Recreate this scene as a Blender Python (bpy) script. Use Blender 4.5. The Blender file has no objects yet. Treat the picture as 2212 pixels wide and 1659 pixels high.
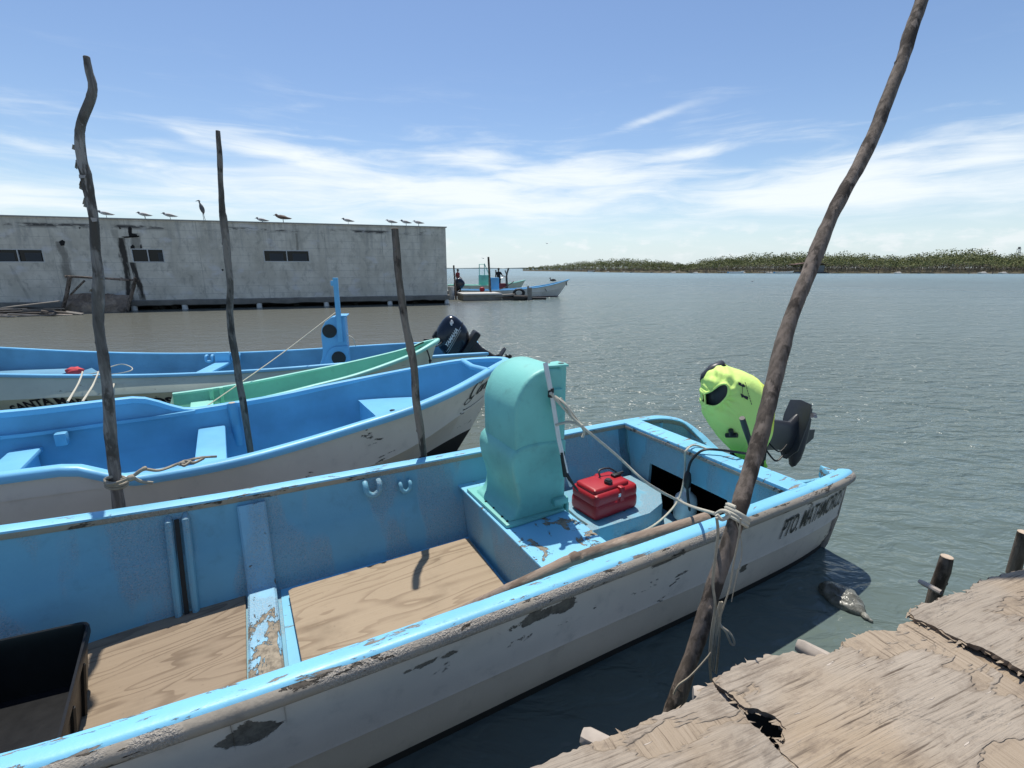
import bpy, bmesh, math, random
from mathutils import Vector, Matrix, noise as mnoise
R = math.radians
random.seed(7)
S = bpy.context.scene
COL = S.collection
# ------------------------------------------------------------------ camera
PW, PH, FP, HC = 2212.0, 1659.0, 1030.0, 2.2
PIT = math.atan(250 / FP)
CP, SP = math.cos(PIT), math.sin(PIT)
cam_d = bpy.data.cameras.new('camera')
cam_d.sensor_width = 36
cam_d.lens = FP / PW * 36
cam_d.clip_start = .05
cam_d.clip_end = 20000
cam = bpy.data.objects.new('camera', cam_d)
COL.objects.link(cam)
cam.location = (0, 0, HC)
cam.rotation_euler = (math.pi / 2 - PIT, 0, 0)
S.camera = cam
# ------------------------------------------------------------------ light
SUN_EL, SUN_AZ = R(70.5), R(-13.6)          # azimuth measured from +Y towards +X
sun_dir = Vector((math.cos(SUN_EL) * math.sin(SUN_AZ), math.cos(SUN_EL) * math.cos(SUN_AZ), math.sin(SUN_EL)))
sd = bpy.data.lights.new('sun', 'SUN')
sd.energy = 3.9
sd.angle = R(.6)
sd.color = (1, .95, .86)
so = bpy.data.objects.new('sun', sd)
so.rotation_euler = sun_dir.to_track_quat('Z', 'Y').to_euler()
COL.objects.link(so)
S.view_settings.view_transform = 'Standard'
S.view_settings.look = 'None'
S.view_settings.exposure = 0.26
S.view_settings.gamma = 1
# ------------------------------------------------------------------ node helpers
def lin(r, g, b):
    f = lambda c: (c / 255 / 12.92) if c / 255 <= .04045 else ((c / 255 + .055) / 1.055) ** 2.4
    return (f(r), f(g), f(b), 1)
class NT:
    def __init__(s, nt): s.nt = nt
    def n(s, typ, ins=None, **props):
        nd = s.nt.nodes.new(typ)
        for k, v in props.items(): setattr(nd, k, v)
        for k, v in (ins or {}).items(): s.set(nd.inputs[k], v)
        return nd
    def set(s, sock, v):
        if isinstance(v, bpy.types.NodeSocket): s.nt.links.new(v, sock)
        elif v is not None: sock.default_value = v
    def m(s, op, a, b=None, c=None, clamp=False):
        nd = s.n('ShaderNodeMath', {0: a}, operation=op, use_clamp=clamp)
        if b is not None: s.set(nd.inputs[1], b)
        if c is not None: s.set(nd.inputs[2], c)
        return nd.outputs[0]
    def ss(s, x, a, b):
        nd = s.n('ShaderNodeMapRange', {0: x, 1: a, 2: b}, interpolation_type='SMOOTHSTEP')
        return nd.outputs[0]
    def lerp(s, x, a, b, c, d):
        return s.n('ShaderNodeMapRange', {0: x, 1: a, 2: b, 3: c, 4: d}).outputs[0]
    def noise(s, vec, scale, detail=4, rough=.55, dist=0.):
        return s.n('ShaderNodeTexNoise', {'Vector': vec, 'Scale': scale, 'Detail': detail, 'Roughness': rough, 'Distortion': dist}).outputs[0]
    def vor(s, vec, scale, feature='F1'):
        return s.n('ShaderNodeTexVoronoi', {'Vector': vec, 'Scale': scale}, feature=feature).outputs[0]
    def mix(s, f, a, b):
        nd = s.n('ShaderNodeMix', data_type='RGBA')
        s.set(nd.inputs[0], f); s.set(nd.inputs[6], a); s.set(nd.inputs[7], b)
        return nd.outputs[2]
    def map(s, vec, scale=(1, 1, 1), loc=(0, 0, 0), rot=(0, 0, 0)):
        return s.n('ShaderNodeMapping', {'Vector': vec, 'Location': loc, 'Rotation': rot, 'Scale': scale}).outputs[0]
    def obj(s): return s.n('ShaderNodeTexCoord').outputs['Object']
    def xyz(s, v):
        o = s.n('ShaderNodeSeparateXYZ', {0: v}).outputs
        return o[0], o[1], o[2]
    def vec(s, x, y, z): return s.n('ShaderNodeCombineXYZ', {0: x, 1: y, 2: z}).outputs[0]
    def bump(s, h, strength=.5, dist=.01, normal=None):
        nd = s.n('ShaderNodeBump', {'Height': h, 'Strength': strength, 'Distance': dist})
        if normal is not None: s.set(nd.inputs['Normal'], normal)
        return nd.outputs[0]
def new_mat(name):
    m = bpy.data.materials.new(name)
    m.use_nodes = True
    t = NT(m.node_tree)
    b = m.node_tree.nodes['Principled BSDF']
    return m, t, b
def fin(t, b, col, rough=.6, normal=None, metal=0, spec=.5):
    t.set(b.inputs['Base Color'], col)
    t.set(b.inputs['Roughness'], rough)
    t.set(b.inputs['Metallic'], metal)
    t.set(b.inputs['Specular IOR Level'], spec)
    if normal is not None: t.set(b.inputs['Normal'], normal)
# ------------------------------------------------------------------ pixel -> point (photo measured in a 2212 x 1659 frame)
def ray(px, py):
    x = (px - 1106) / FP; d = (py - 829.5) / FP
    return Vector((x, CP - d * SP, -(d * CP + SP)))
CO = Vector((0, 0, HC))
def W(px, py, z):
    r = ray(px, py); return CO + r * ((z - HC) / r.z)
def YP(px, py, y):
    r = ray(px, py); return CO + r * (y / r.y)
class Frame:
    def __init__(s, x, y, ang):
        s.o = Vector((x, y, 0)); s.a = R(ang)
        s.u = Vector((math.cos(s.a), math.sin(s.a), 0)); s.w = Vector((-s.u.y, s.u.x, 0))
    def loc(s, p):
        d = p - s.o; return Vector((d.dot(s.u), d.dot(s.w), p.z))
    def out(s, l): return s.o + s.u * l[0] + s.w * l[1] + Vector((0, 0, l[2]))
    def px(s, px, py, ax, val):
        r = ray(px, py)
        if ax == 'z': t = (val - HC) / r.z
        else:
            v = s.u if ax == 'x' else s.w
            t = (val - (CO - s.o).dot(v)) / r.dot(v)
        return s.loc(CO + r * t)
# ------------------------------------------------------------------ world: sky + high cloud
wd = bpy.data.worlds.new('World')
S.world = wd
wd.use_nodes = True
wt = NT(wd.node_tree)
bg = wd.node_tree.nodes['Background']
sky = wt.n('ShaderNodeTexSky', sky_type='NISHITA', sun_disc=False, sun_elevation=SUN_EL, sun_rotation=SUN_AZ, air_density=1.0, dust_density=.4, ozone_density=2.2)
skyc = wt.n('ShaderNodeHueSaturation', {'Hue': .503, 'Saturation': 1.06, 'Value': .90, 'Color': sky.outputs[0]}).outputs[0]
tc = wt.n('ShaderNodeTexCoord').outputs['Generated']
dx, dy, dz = wt.xyz(tc)
az = wt.m('ARCTAN2', dx, dy)
el = wt.m('ARCSINE', dz)
def px_ang(px, py):
    r = ray(px, py).normalized(); return math.atan2(r.x, r.y), math.asin(r.z)
cv = wt.vec(az, el, 0)
warp = wt.noise(wt.map(cv, (2.2, 6, 1)), 1, 3)
elw = wt.m('ADD', el, wt.m('MULTIPLY', wt.m('SUBTRACT', warp, .5), .05))
azw = wt.m('ADD', az, wt.m('MULTIPLY', wt.m('SUBTRACT', warp, .5), .12))
bias = None
for (px, py, rx, ry, slope, amp) in ((1030, 350, 130, 34, 0, .42), (1240, 385, 270, 46, -.03, .45), (640, 345, 260, 34, .14, .42), (420, 305, 110, 20, .3, .3),
        (1410, 255, 80, 11, -.25, .36), (120, 410, 190, 20, -.05, .34), (650, 408, 70, 10, 0, .28), (1880, 335, 200, 20, -.05, .34), (2120, 345, 200, 50, 0, .4),
        (1480, 335, 140, 14, -.05, .34), (1000, 425, 650, 60, .02, .46), (1800, 410, 650, 70, 0, .46), (250, 440, 350, 26, 0, .36), (700, 380, 350, 20, .1, .3), (90, 320, 150, 18, .2, .2)):
    a0, e0 = px_ang(px, py); a1, e1 = px_ang(px + rx, py); a2, e2 = px_ang(px, py - ry)
    ra, re = a1 - a0, e2 - e0
    da = wt.m('SUBTRACT', azw, a0)
    de = wt.m('ADD', wt.m('SUBTRACT', elw, e0), wt.m('MULTIPLY', da, slope))
    q = wt.m('ADD', wt.m('POWER', wt.m('ABSOLUTE', wt.m('DIVIDE', da, ra)), 2), wt.m('POWER', wt.m('ABSOLUTE', wt.m('DIVIDE', de, re)), 2))
    g = wt.m('MULTIPLY', wt.m('EXPONENT', wt.m('MULTIPLY', q, -1)), amp)
    bias = g if bias is None else wt.m('MAXIMUM', bias, g)
fib = wt.noise(wt.map(wt.vec(azw, elw, 0), (5, 40, 1), rot=(0, 0, R(4))), 1, 7, .62, .6)
big = wt.noise(wt.map(cv, (4, 13, 1)), 1, 5, .55, .3)
dens = wt.m('ADD', bias, wt.m('ADD', wt.m('MULTIPLY', wt.m('SUBTRACT', fib, .5), .78), wt.m('MULTIPLY', wt.m('SUBTRACT', big, .5), .5)))
cmask = wt.m('MULTIPLY', wt.ss(dens, .0, .52), wt.ss(el, .36, .2))
lowhaze = wt.m('MULTIPLY', wt.ss(el, .15, .0), .7)
puff = wt.noise(wt.map(cv, (16, 34, 1)), 1, 6, .6)
puffm = wt.m('MULTIPLY', wt.m('MULTIPLY', wt.ss(puff, .5, .68), wt.ss(el, .1, .045)), wt.m('MULTIPLY', wt.ss(el, .005, .03), .5))
cw = (6.3, 6.75, 7.0, 1)
c1 = wt.mix(lowhaze, skyc, (4.6, 5.6, 6.4, 1))
c2 = wt.mix(wt.m('MULTIPLY', cmask, .95), c1, cw)
c3 = wt.mix(puffm, c2, (6.4, 6.6, 6.8, 1))
wd.node_tree.links.new(c3, bg.inputs[0])
bg.inputs[1].default_value = .125
# ------------------------------------------------------------------ object helpers
def tag(o, label=None, cat=None, group=None, kind=None):
    if label: o['label'] = label
    if cat: o['category'] = cat
    if group: o['group'] = group
    if kind: o['kind'] = kind
    return o
def thing(name, label, cat, loc=(0, 0, 0), rz=0, group=None, parent=None):
    o = bpy.data.objects.new(name, None)
    o.empty_display_size = .1
    COL.objects.link(o)
    o.location = loc; o.rotation_euler = (0, 0, rz)
    return tag(o, label, cat, group)
class MB:
    def __init__(s): s.v = []; s.f = []; s.mi = []; s.cur = 0
    def add(s, vs, fs):
        b = len(s.v)
        s.v += [tuple(x) for x in vs]
        for f in fs: s.f.append([i + b for i in f]); s.mi.append(s.cur)
        return s
    def grid(s, rows, closed=False):
        n = len(rows[0]); fs = []
        for i in range(len(rows) - 1):
            for j in range(n if closed else n - 1):
                k = (j + 1) % n
                fs.append((i * n + j, i * n + k, (i + 1) * n + k, (i + 1) * n + j))
        return s.add([p for r in rows for p in r], fs)
    def box(s, c, d, rz=0, bev=0, M=None):
        bm = bmesh.new()
        bmesh.ops.create_cube(bm, size=1)
        bmesh.ops.scale(bm, vec=d, verts=bm.verts)
        if bev: bmesh.ops.bevel(bm, geom=bm.edges[:], offset=bev, segments=2, affect='EDGES', profile=.6)
        mat = Matrix.Translation(c) @ (M if M is not None else Matrix.Rotation(rz, 4, 'Z'))
        bmesh.ops.transform(bm, matrix=mat, verts=bm.verts)
        return s.bm(bm)
    def bm(s, bm):
        bm.verts.index_update()
        s.add([v.co for v in bm.verts], [[v.index for v in f.verts] for f in bm.faces]); bm.free(); return s
    def tube(s, pts, rad, n=8, caps=True, jit=0, flat=1):
        pts = [Vector(p) for p in pts]
        if not hasattr(rad, '__len__'): rad = [rad] * len(pts)
        rows = []; up = None
        for i, p in enumerate(pts):
            t = (pts[min(i + 1, len(pts) - 1)] - pts[max(i - 1, 0)]).normalized()
            if up is None:
                up = Vector((0, 0, 1)) if abs(t.z) < .8 else Vector((0, 1, 0))
            a = t.cross(up).normalized(); b = a.cross(t).normalized(); up = b
            rows.append([p + (a * math.cos(q) + b * math.sin(q) * flat) * rad[i] * (1 + (random.uniform(-jit, jit) if jit else 0)) for q in (2 * math.pi * k / n for k in range(n))])
        s.grid(rows, True)
        if caps:
            b = len(s.v) - n * len(pts)
            s.f.append(list(range(b, b + n))[::-1]); s.mi.append(s.cur)
            s.f.append(list(range(b + n * (len(pts) - 1), b + n * len(pts)))); s.mi.append(s.cur)
        return s
    def prism(s, poly, ax, a, b, bev=0, seg=2):
        # polygon in the two other axes, extruded along axis ax from a to b
        bm = bmesh.new()
        def P(u, v, w): return {'x': (w, u, v), 'y': (u, w, v), 'z': (u, v, w)}[ax]
        vs = [bm.verts.new(P(u, v, a)) for u, v in poly]
        f = bm.faces.new(vs)
        r = bmesh.ops.extrude_face_region(bm, geom=[f])
        nv = [g for g in r['geom'] if isinstance(g, bmesh.types.BMVert)]
        d = b - a
        bmesh.ops.translate(bm, vec={'x': (d, 0, 0), 'y': (0, d, 0), 'z': (0, 0, d)}[ax], verts=nv)
        bmesh.ops.recalc_face_normals(bm, faces=bm.faces[:])
        if bev:
            es = [e for e in bm.edges if len(e.link_faces) == 2 and e.calc_face_angle(0) > .9]
            bmesh.ops.bevel(bm, geom=es, offset=bev, segments=seg, affect='EDGES', profile=.6)
        return s.bm(bm)
    def sweep(s, path, prof, closed=False, prclosed=True):
        rows = []; n = len(path)
        for i, p in enumerate(path):
            a = Vector(path[(i - 1) % n] if closed else path[max(i - 1, 0)]); b = Vector(path[(i + 1) % n] if closed else path[min(i + 1, n - 1)])
            t = (b - a); t.z = 0; t.normalize()
            o = Vector((t.y, -t.x, 0))
            rows.append([Vector(p) + o * q[0] + Vector((0, 0, q[1])) for q in prof])
        if closed: rows.append(rows[0])
        return s.grid(rows, prclosed)
    def ball(s, c, r, sub=2, M=None, jit=0):
        bm = bmesh.new()
        bmesh.ops.create_icosphere(bm, subdivisions=sub, radius=1)
        r = r if hasattr(r, '__len__') else (r, r, r)
        for v in bm.verts:
            k = 1 + (jit * mnoise.noise(v.co * 1.7 + Vector(c)) if jit else 0)
            v.co = Vector((v.co.x * r[0] * k, v.co.y * r[1] * k, v.co.z * r[2] * k))
        bmesh.ops.transform(bm, matrix=Matrix.Translation(c) @ (M if M is not None else Matrix()), verts=bm.verts)
        return s.bm(bm)
    def build(s, name, mat, parent=None, smooth=35, M=None):
        me = bpy.data.meshes.new(name)
        vs = s.v if M is None else [tuple(M @ Vector(v)) for v in s.v]
        me.from_pydata(vs, [], s.f)
        mats = mat if isinstance(mat, (list, tuple)) else [mat]
        for m in mats: me.materials.append(m)
        for p, i in zip(me.polygons, s.mi): p.material_index = i
        bm = bmesh.new(); bm.from_mesh(me)
        bmesh.ops.recalc_face_normals(bm, faces=bm.faces[:])
        bm.to_mesh(me); bm.free()
        if smooth:
            me.polygons.foreach_set('use_smooth', [True] * len(me.polygons))
            me.set_sharp_from_angle(angle=R(smooth))
        me.update()
        o = bpy.data.objects.new(name, me)
        COL.objects.link(o)
        if parent: o.parent = parent
        return o
def cr(pts, n=6):
    # catmull-rom through points
    P = [Vector(p) for p in pts]; out = []
    for i in range(len(P) - 1):
        a = P[max(i - 1, 0)]; b = P[i]; c = P[i + 1]; d = P[min(i + 2, len(P) - 1)]
        for k in range(n):
            t = k / n
            out.append(.5 * ((2 * b) + (c - a) * t + (2 * a - 5 * b + 4 * c - d) * t * t + (3 * b - a - 3 * c + d) * t ** 3))
    out.append(P[-1]); return out
def crs(vals, n=6):
    return [v.x for v in cr([(x, 0, 0) for x in vals], n)]
def itp(tab, x):
    if x <= tab[0][0]: return tab[0][1]
    for (a, b), (c, d) in zip(tab, tab[1:]):
        if x <= c: return b + (d - b) * (x - a) / (c - a)
    return tab[-1][1]
def sst(x, a, b):
    t = max(0, min(1, (x - a) / (b - a))); return t * t * (3 - 2 * t)
def text_mesh(body, size, shear=0, bold=0):
    cu = bpy.data.curves.new('lettering', 'FONT')
    cu.body = body; cu.size = size; cu.shear = shear; cu.offset = bold; cu.resolution_u = 3
    cu.align_x = 'LEFT'
    o = bpy.data.objects.new('lettering', cu)
    COL.objects.link(o)
    bpy.context.view_layer.update()
    me = bpy.data.meshes.new_from_object(o.evaluated_get(bpy.context.evaluated_depsgraph_get()))
    bpy.data.objects.remove(o); bpy.data.curves.remove(cu)
    vs = [v.co.copy() for v in me.vertices]; fs = [list(p.vertices) for p in me.polygons]
    bpy.data.meshes.remove(me)
    return vs, fs
#@@MATERIALS
# ------------------------------------------------------------------ materials
def paint(name, base, under=(.16, .14, .11, 1), amount=.0, scale=3., stretch=(1, 3, 3), rough=.42, speck=0, speckcol=(.5, .5, .48, 1), dirt=.25, bump=.15, edge=None, var=.12, cond=None):
    m, t, b = new_mat(name)
    c = t.obj()
    n1 = t.noise(c, 1.3, 4); n2 = t.noise(c, 9, 5, .6)
    col = t.mix(t.ss(n1, .3, .75), base, tuple(x * (1 - var * 1.6) for x in base[:3]) + (1,))
    col = t.mix(t.m('MULTIPLY', t.ss(n2, .52, .8), dirt), col, tuple(x * .45 + .03 for x in base[:3]) + (1,))
    h = t.m('MULTIPLY', t.noise(c, 60, 3), .25)
    rr = t.lerp(n2, 0, 1, rough - .1, rough + .2)
    if speck:
        sp = t.vor(t.map(c, (1, 1, 1)), 85)
        patch = t.ss(t.noise(t.map(c, (1.5, 1.2, .4)), 1.9, 3, .5), .45, .52)
        spn = t.noise(c, 120, 2, .6)
        fl = t.m('MULTIPLY', t.m('MULTIPLY', t.ss(spn, .5, .66), patch), speck)
        col = t.mix(t.m('MULTIPLY', patch, .6 * speck), col, tuple(x * .6 + .15 for x in base[:3]) + (1,))
        col = t.mix(t.m('MULTIPLY', t.m('MULTIPLY', t.ss(t.noise(c, 95, 2, .6), .52, .66), patch), .4 * speck), col, tuple(x * .35 for x in base[:3]) + (1,))
        col = t.mix(fl, col, speckcol)
        h = t.m('ADD', h, t.m('MULTIPLY', t.m('MULTIPLY', spn, patch), 1.2))
    if amount > 0:
        w = t.noise(t.map(c, stretch), scale, 8, .68, .4)
        if edge is not None: w = t.m('ADD', w, edge(t, c))
        mask = t.ss(w, 1 - amount, 1 - amount + .025)
        un = t.mix(t.ss(t.noise(t.map(c, (1, 1, 1)), 26, 5, .7), .35, .7), under, tuple(x * .45 for x in under[:3]) + (1,))
        col = t.mix(mask, col, un)
        h = t.m('SUBTRACT', h, t.m('MULTIPLY', mask, .9))
        rr = t.m('ADD', rr, t.m('MULTIPLY', mask, .25))
    fin(t, b, col, rr, t.bump(h, bump * 3, .004))
    return m
def zband(z0, z1, amp):
    # more wear between two heights of the object
    def f(t, c):
        x, y, z = t.xyz(c)
        return t.m('MULTIPLY', t.m('MULTIPLY', t.ss(z, z0 - .05, z0 + .02), t.ss(z, z1 + .05, z1 - .02)), amp)
    return f
def plain(name, col, rough=.5, metal=0, nz=.15, sc=14, spec=.5, bump=.2):
    m, t, b = new_mat(name)
    c = t.obj()
    n = t.noise(c, sc, 5, .6)
    cc = t.mix(n, tuple(x * (1 - nz) for x in col[:3]) + (1,), tuple(min(1, x * (1 + nz)) for x in col[:3]) + (1,))
    fin(t, b, cc, t.lerp(n, 0, 1, max(.03, rough - .08), rough + .1), t.bump(n, bump, .003), metal, spec)
    return m
def bark(name, c0, c1, c2, along_x=False):
    m, t, b = new_mat(name)
    c = t.obj()
    if along_x: c = t.map(c, (1, 1, 1), rot=(0, R(90), 0))
    n1 = t.noise(t.map(c, (1, 1, .12)), 38, 6, .65, .3)
    n2 = t.noise(t.map(c, (1, 1, .45)), 9, 5, .6)
    n3 = t.noise(t.map(c, (1, 1, .5)), 3.2, 4)
    col = t.mix(t.ss(n1, .36, .62), c0, c1)
    col = t.mix(t.ss(n2, .5, .60), col, c2)
    col = t.mix(t.m('MULTIPLY', t.ss(t.noise(t.map(c, (1, 1, .25), (3, 1, 2)), 6, 5, .7), .58, .63), .7), col, tuple(min(1, x * 1.5) for x in c1[:3]) + (1,))
    col = t.mix(t.m('MULTIPLY', t.ss(n3, .56, .62), .6), col, tuple(x * .55 for x in c0[:3]) + (1,))
    h = t.m('ADD', n1, t.m('MULTIPLY', n2, 1.5))
    fin(t, b, col, .85, t.bump(h, .8, .006), spec=.25)
    return m
def plywood(name, c0, c1, c2, ax='x', knots=True):
    m, t, b = new_mat(name)
    c = t.obj()
    mp = t.map(c, (.42, 1.9, 1)) if ax == 'x' else t.map(c, (1.9, .42, 1))
    base = t.noise(mp, 1.6, 3, .45, .5)
    rings = t.m('FRACT', t.m('MULTIPLY', base, 13))
    line = t.m('MULTIPLY', t.ss(rings, .52, .9), t.ss(rings, 1.0, .93))
    fine = t.noise(t.map(c, (2, 70, 70)) if ax == 'x' else t.map(c, (70, 2, 70)), 1.3, 4, .6)
    blot = t.noise(c, 2.6, 5, .62)
    col = t.mix(fine, c0, c1)
    col = t.mix(t.m('MULTIPLY', line, t.lerp(blot, .3, .7, .25, .8)), col, c2)
    col = t.mix(t.m('MULTIPLY', t.ss(blot, .5, .78), .5), col, tuple(x * .55 for x in c0[:3]) + (1,))
    gr = t.noise(c, 45, 4, .7)
    col = t.mix(t.m('MULTIPLY', t.ss(gr, .6, .75), .3), col, tuple(x * .5 for x in c2[:3]) + (1,))
    h = t.m('ADD', t.m('MULTIPLY', fine, .6), line)
    fin(t, b, col, .8, t.bump(h, .4, .003), spec=.25)
    return m
BLUE = (.18, .43, .555, 1)
BLUE2 = (.165, .46, .69, 1)
LBLUE = (.22, .57, .79, 1)
M = {}
M['cap'] = paint('sky_blue_cap_paint', LBLUE, (.30, .255, .20, 1), .40, 4.8, (1, 5, 5), .38, dirt=.2, bump=.25)
M['liner'] = paint('blue_liner_paint', BLUE, (.2, .17, .13, 1), .27, 3.0, (1, 1.4, 1.4), .5, speck=.9, speckcol=(.36, .42, .46, 1), dirt=.4, bump=.5)
M['wornblue'] = paint('worn_blue_paint', LBLUE, (.30, .25, .18, 1), .445, 9, (1, .8, 1), .5, dirt=.4, bump=.4)
M['ribpaint'] = paint('worn_skylit_rib_paint', (.25, .52, .70, 1), (.34, .285, .21, 1), .42, 11, (1, .45, 1), .55, speck=.7, speckcol=(.42, .48, .5, 1), dirt=.4, bump=.5, edge=lambda t, c: t.lerp(t.xyz(c)[1], .62, -.1, -.06, .20))  # base lightened to stand in for sky light on the inclined rib
def hull_peel(t, c):
    x, y, z = t.xyz(c)
    tot = zband(.62, .9, .07)(t, c)
    f1 = Frame(2.019, 3.959, 28.5)
    for a, b, rx, rz, amp in ((552, 1582, .09, .085, .24), (505, 1600, .10, .04, .17), (1225, 1312, .06, .045, .20), (1160, 1335, .14, .035, .2), (1622, 1237, .06, .05, .33), (1440, 1205, .12, .03, .18), (1350, 1235, .10, .03, .18), (420, 1560, .25, .03, .16), (900, 1440, .3, .02, .16)):
        p = f1.px(a, b, 'y', -.86)
        q = t.m('ADD', t.m('POWER', t.m('DIVIDE', t.m('SUBTRACT', x, p.x), rx), 2), t.m('POWER', t.m('ABSOLUTE', t.m('DIVIDE', t.m('SUBTRACT', z, p.z), rz)), 2))
        tot = t.m('ADD', tot, t.m('MULTIPLY', t.m('EXPONENT', t.m('MULTIPLY', q, -1)), amp))
    return tot
M['hullwhite'] = paint('grey_white_hull_paint', (.76, .67, .575, 1), (.19, .165, .132, 1), .36, 2.6, (1, 2, 2.2), .5, dirt=.45, bump=.3, edge=hull_peel)
M['bottom'] = plain('dark_growth_and_shade', (.02, .02, .018, 1), .8, nz=.4)  # real bottom growth; also colours the painted shade in slot and under deck
M['roll'] = paint('weathered_fibreglass_roll', (.36, .315, .25, 1), (.14, .12, .095, 1), .41, 7, (.6, 2, 2), .7, speck=.8, speckcol=(.5, .45, .38, 1), dirt=.6, bump=.7)
M['cap2'] = paint('sky_blue_rail_paint', (.20, .54, .82, 1), (.4, .38, .34, 1), .2, 4, (1, 4, 4), .35, dirt=.12)
M['liner2'] = paint('bright_blue_liner_paint', BLUE2, (.05, .06, .07, 1), .2, 3.5, (1, 2.2, 2.2), .38, dirt=.15, var=.2)
M['hull2'] = paint('white_hull_paint', (.72, .67, .60, 1), (.10, .095, .075, 1), .36, 2.4, (1, 2.4, 2.4), .45, dirt=.3)
M['liner4'] = paint('dusty_blue_liner_paint', (.17, .38, .53, 1), (.05, .06, .07, 1), .2, 3.5, (1, 2.2, 2.2), .45, dirt=.2, var=.2)
M['console4'] = paint('blue_console_paint', (.16, .46, .74, 1), (.05, .06, .07, 1), .2, 3.5, (1, 2.2, 2.2), .4, dirt=.1)
M['cap3'] = paint('mint_rail_paint', (.34, .74, .62, 1), (.35, .33, .28, 1), .28, 4, (1, 3, 3), .4)
M['liner3'] = paint('mint_liner_paint', (.25, .60, .44, 1), (.3, .27, .22, 1), .30, 3, (1, 2, 2), .45)
M['hull4'] = paint('pale_green_white_hull_paint', (.58, .64, .52, 1), (.13, .14, .11, 1), .36, 2.8, (.7, 2.6, 2.6), .45, dirt=.3)
M['teal'] = paint('teal_console_paint', (.22, .60, .53, 1), (.05, .06, .055, 1), .285, 9, (1, 1, .6), .42, dirt=.5, var=.2, bump=.4)
M['black'] = plain('black_rubber', (.012, .012, .013, 1), .5)
M['blackplastic'] = plain('black_crate_plastic', (.006, .0065, .0075, 1), .42, nz=.3, spec=.3)
M['locker_shade'] = plain('unlit_locker_black', (.004, .004, .004, 1), .95, spec=.05)  # shade of the locker interior put into the colour
M['darkgrey'] = plain('dark_grey_motor_paint', (.035, .038, .045, 1), .38, nz=.2)
M['motorblue'] = plain('blue_black_cowl_paint', (.008, .013, .024, 1), .22, nz=.2)
M['metal'] = plain('dull_aluminium', (.45, .46, .47, 1), .4, .8)
M['red'] = plain('red_fuel_can_plastic', (.40, .012, .018, 1), .42, nz=.12)
M['white'] = plain('white_plastic', (.72, .72, .70, 1), .45)
M['jug'] = plain('grey_white_plastic', (.5, .52, .53, 1), .4)
M['rope'] = plain('cream_rope', (.50, .47, .38, 1), .85, nz=.3, sc=60)
M['oldrope'] = plain('grey_tan_rope', (.33, .29, .22, 1), .9, nz=.35, sc=60)
M['letter'] = paint('black_lettering_paint', (.012, .013, .016, 1), (.42, .4, .36, 1), .43, 9, (1, 1, 1), .5)
M['letterdark'] = plain('dark_lettering_paint', (.012, .013, .018, 1), .5)
M['pole'] = bark('grey_pole_bark', (.15, .135, .12, 1), (.28, .25, .225, 1), (.085, .073, .062, 1))
M['poledark'] = bark('brown_pole_bark', (.11, .088, .07, 1), (.20, .16, .13, 1), (.055, .043, .034, 1))
M['stick'] = bark('pale_stick_wood', (.23, .175, .135, 1), (.31, .24, .185, 1), (.17, .125, .095, 1), True)
M['ply'] = plywood('brown_plywood', (.25, .19, .132, 1), (.335, .262, .185, 1), (.14, .097, .065, 1))
M['ply2'] = plywood('pale_plywood', (.325, .25, .168, 1), (.40, .315, .22, 1), (.195, .138, .09, 1))
M['cut'] = plain('cut_wood', (.50, .40, .30, 1), .8, nz=.3, sc=25)
M['pale_chunk'] = plain('bleached_wood', (.42, .36, .30, 1), .85, nz=.35, sc=18)
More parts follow.
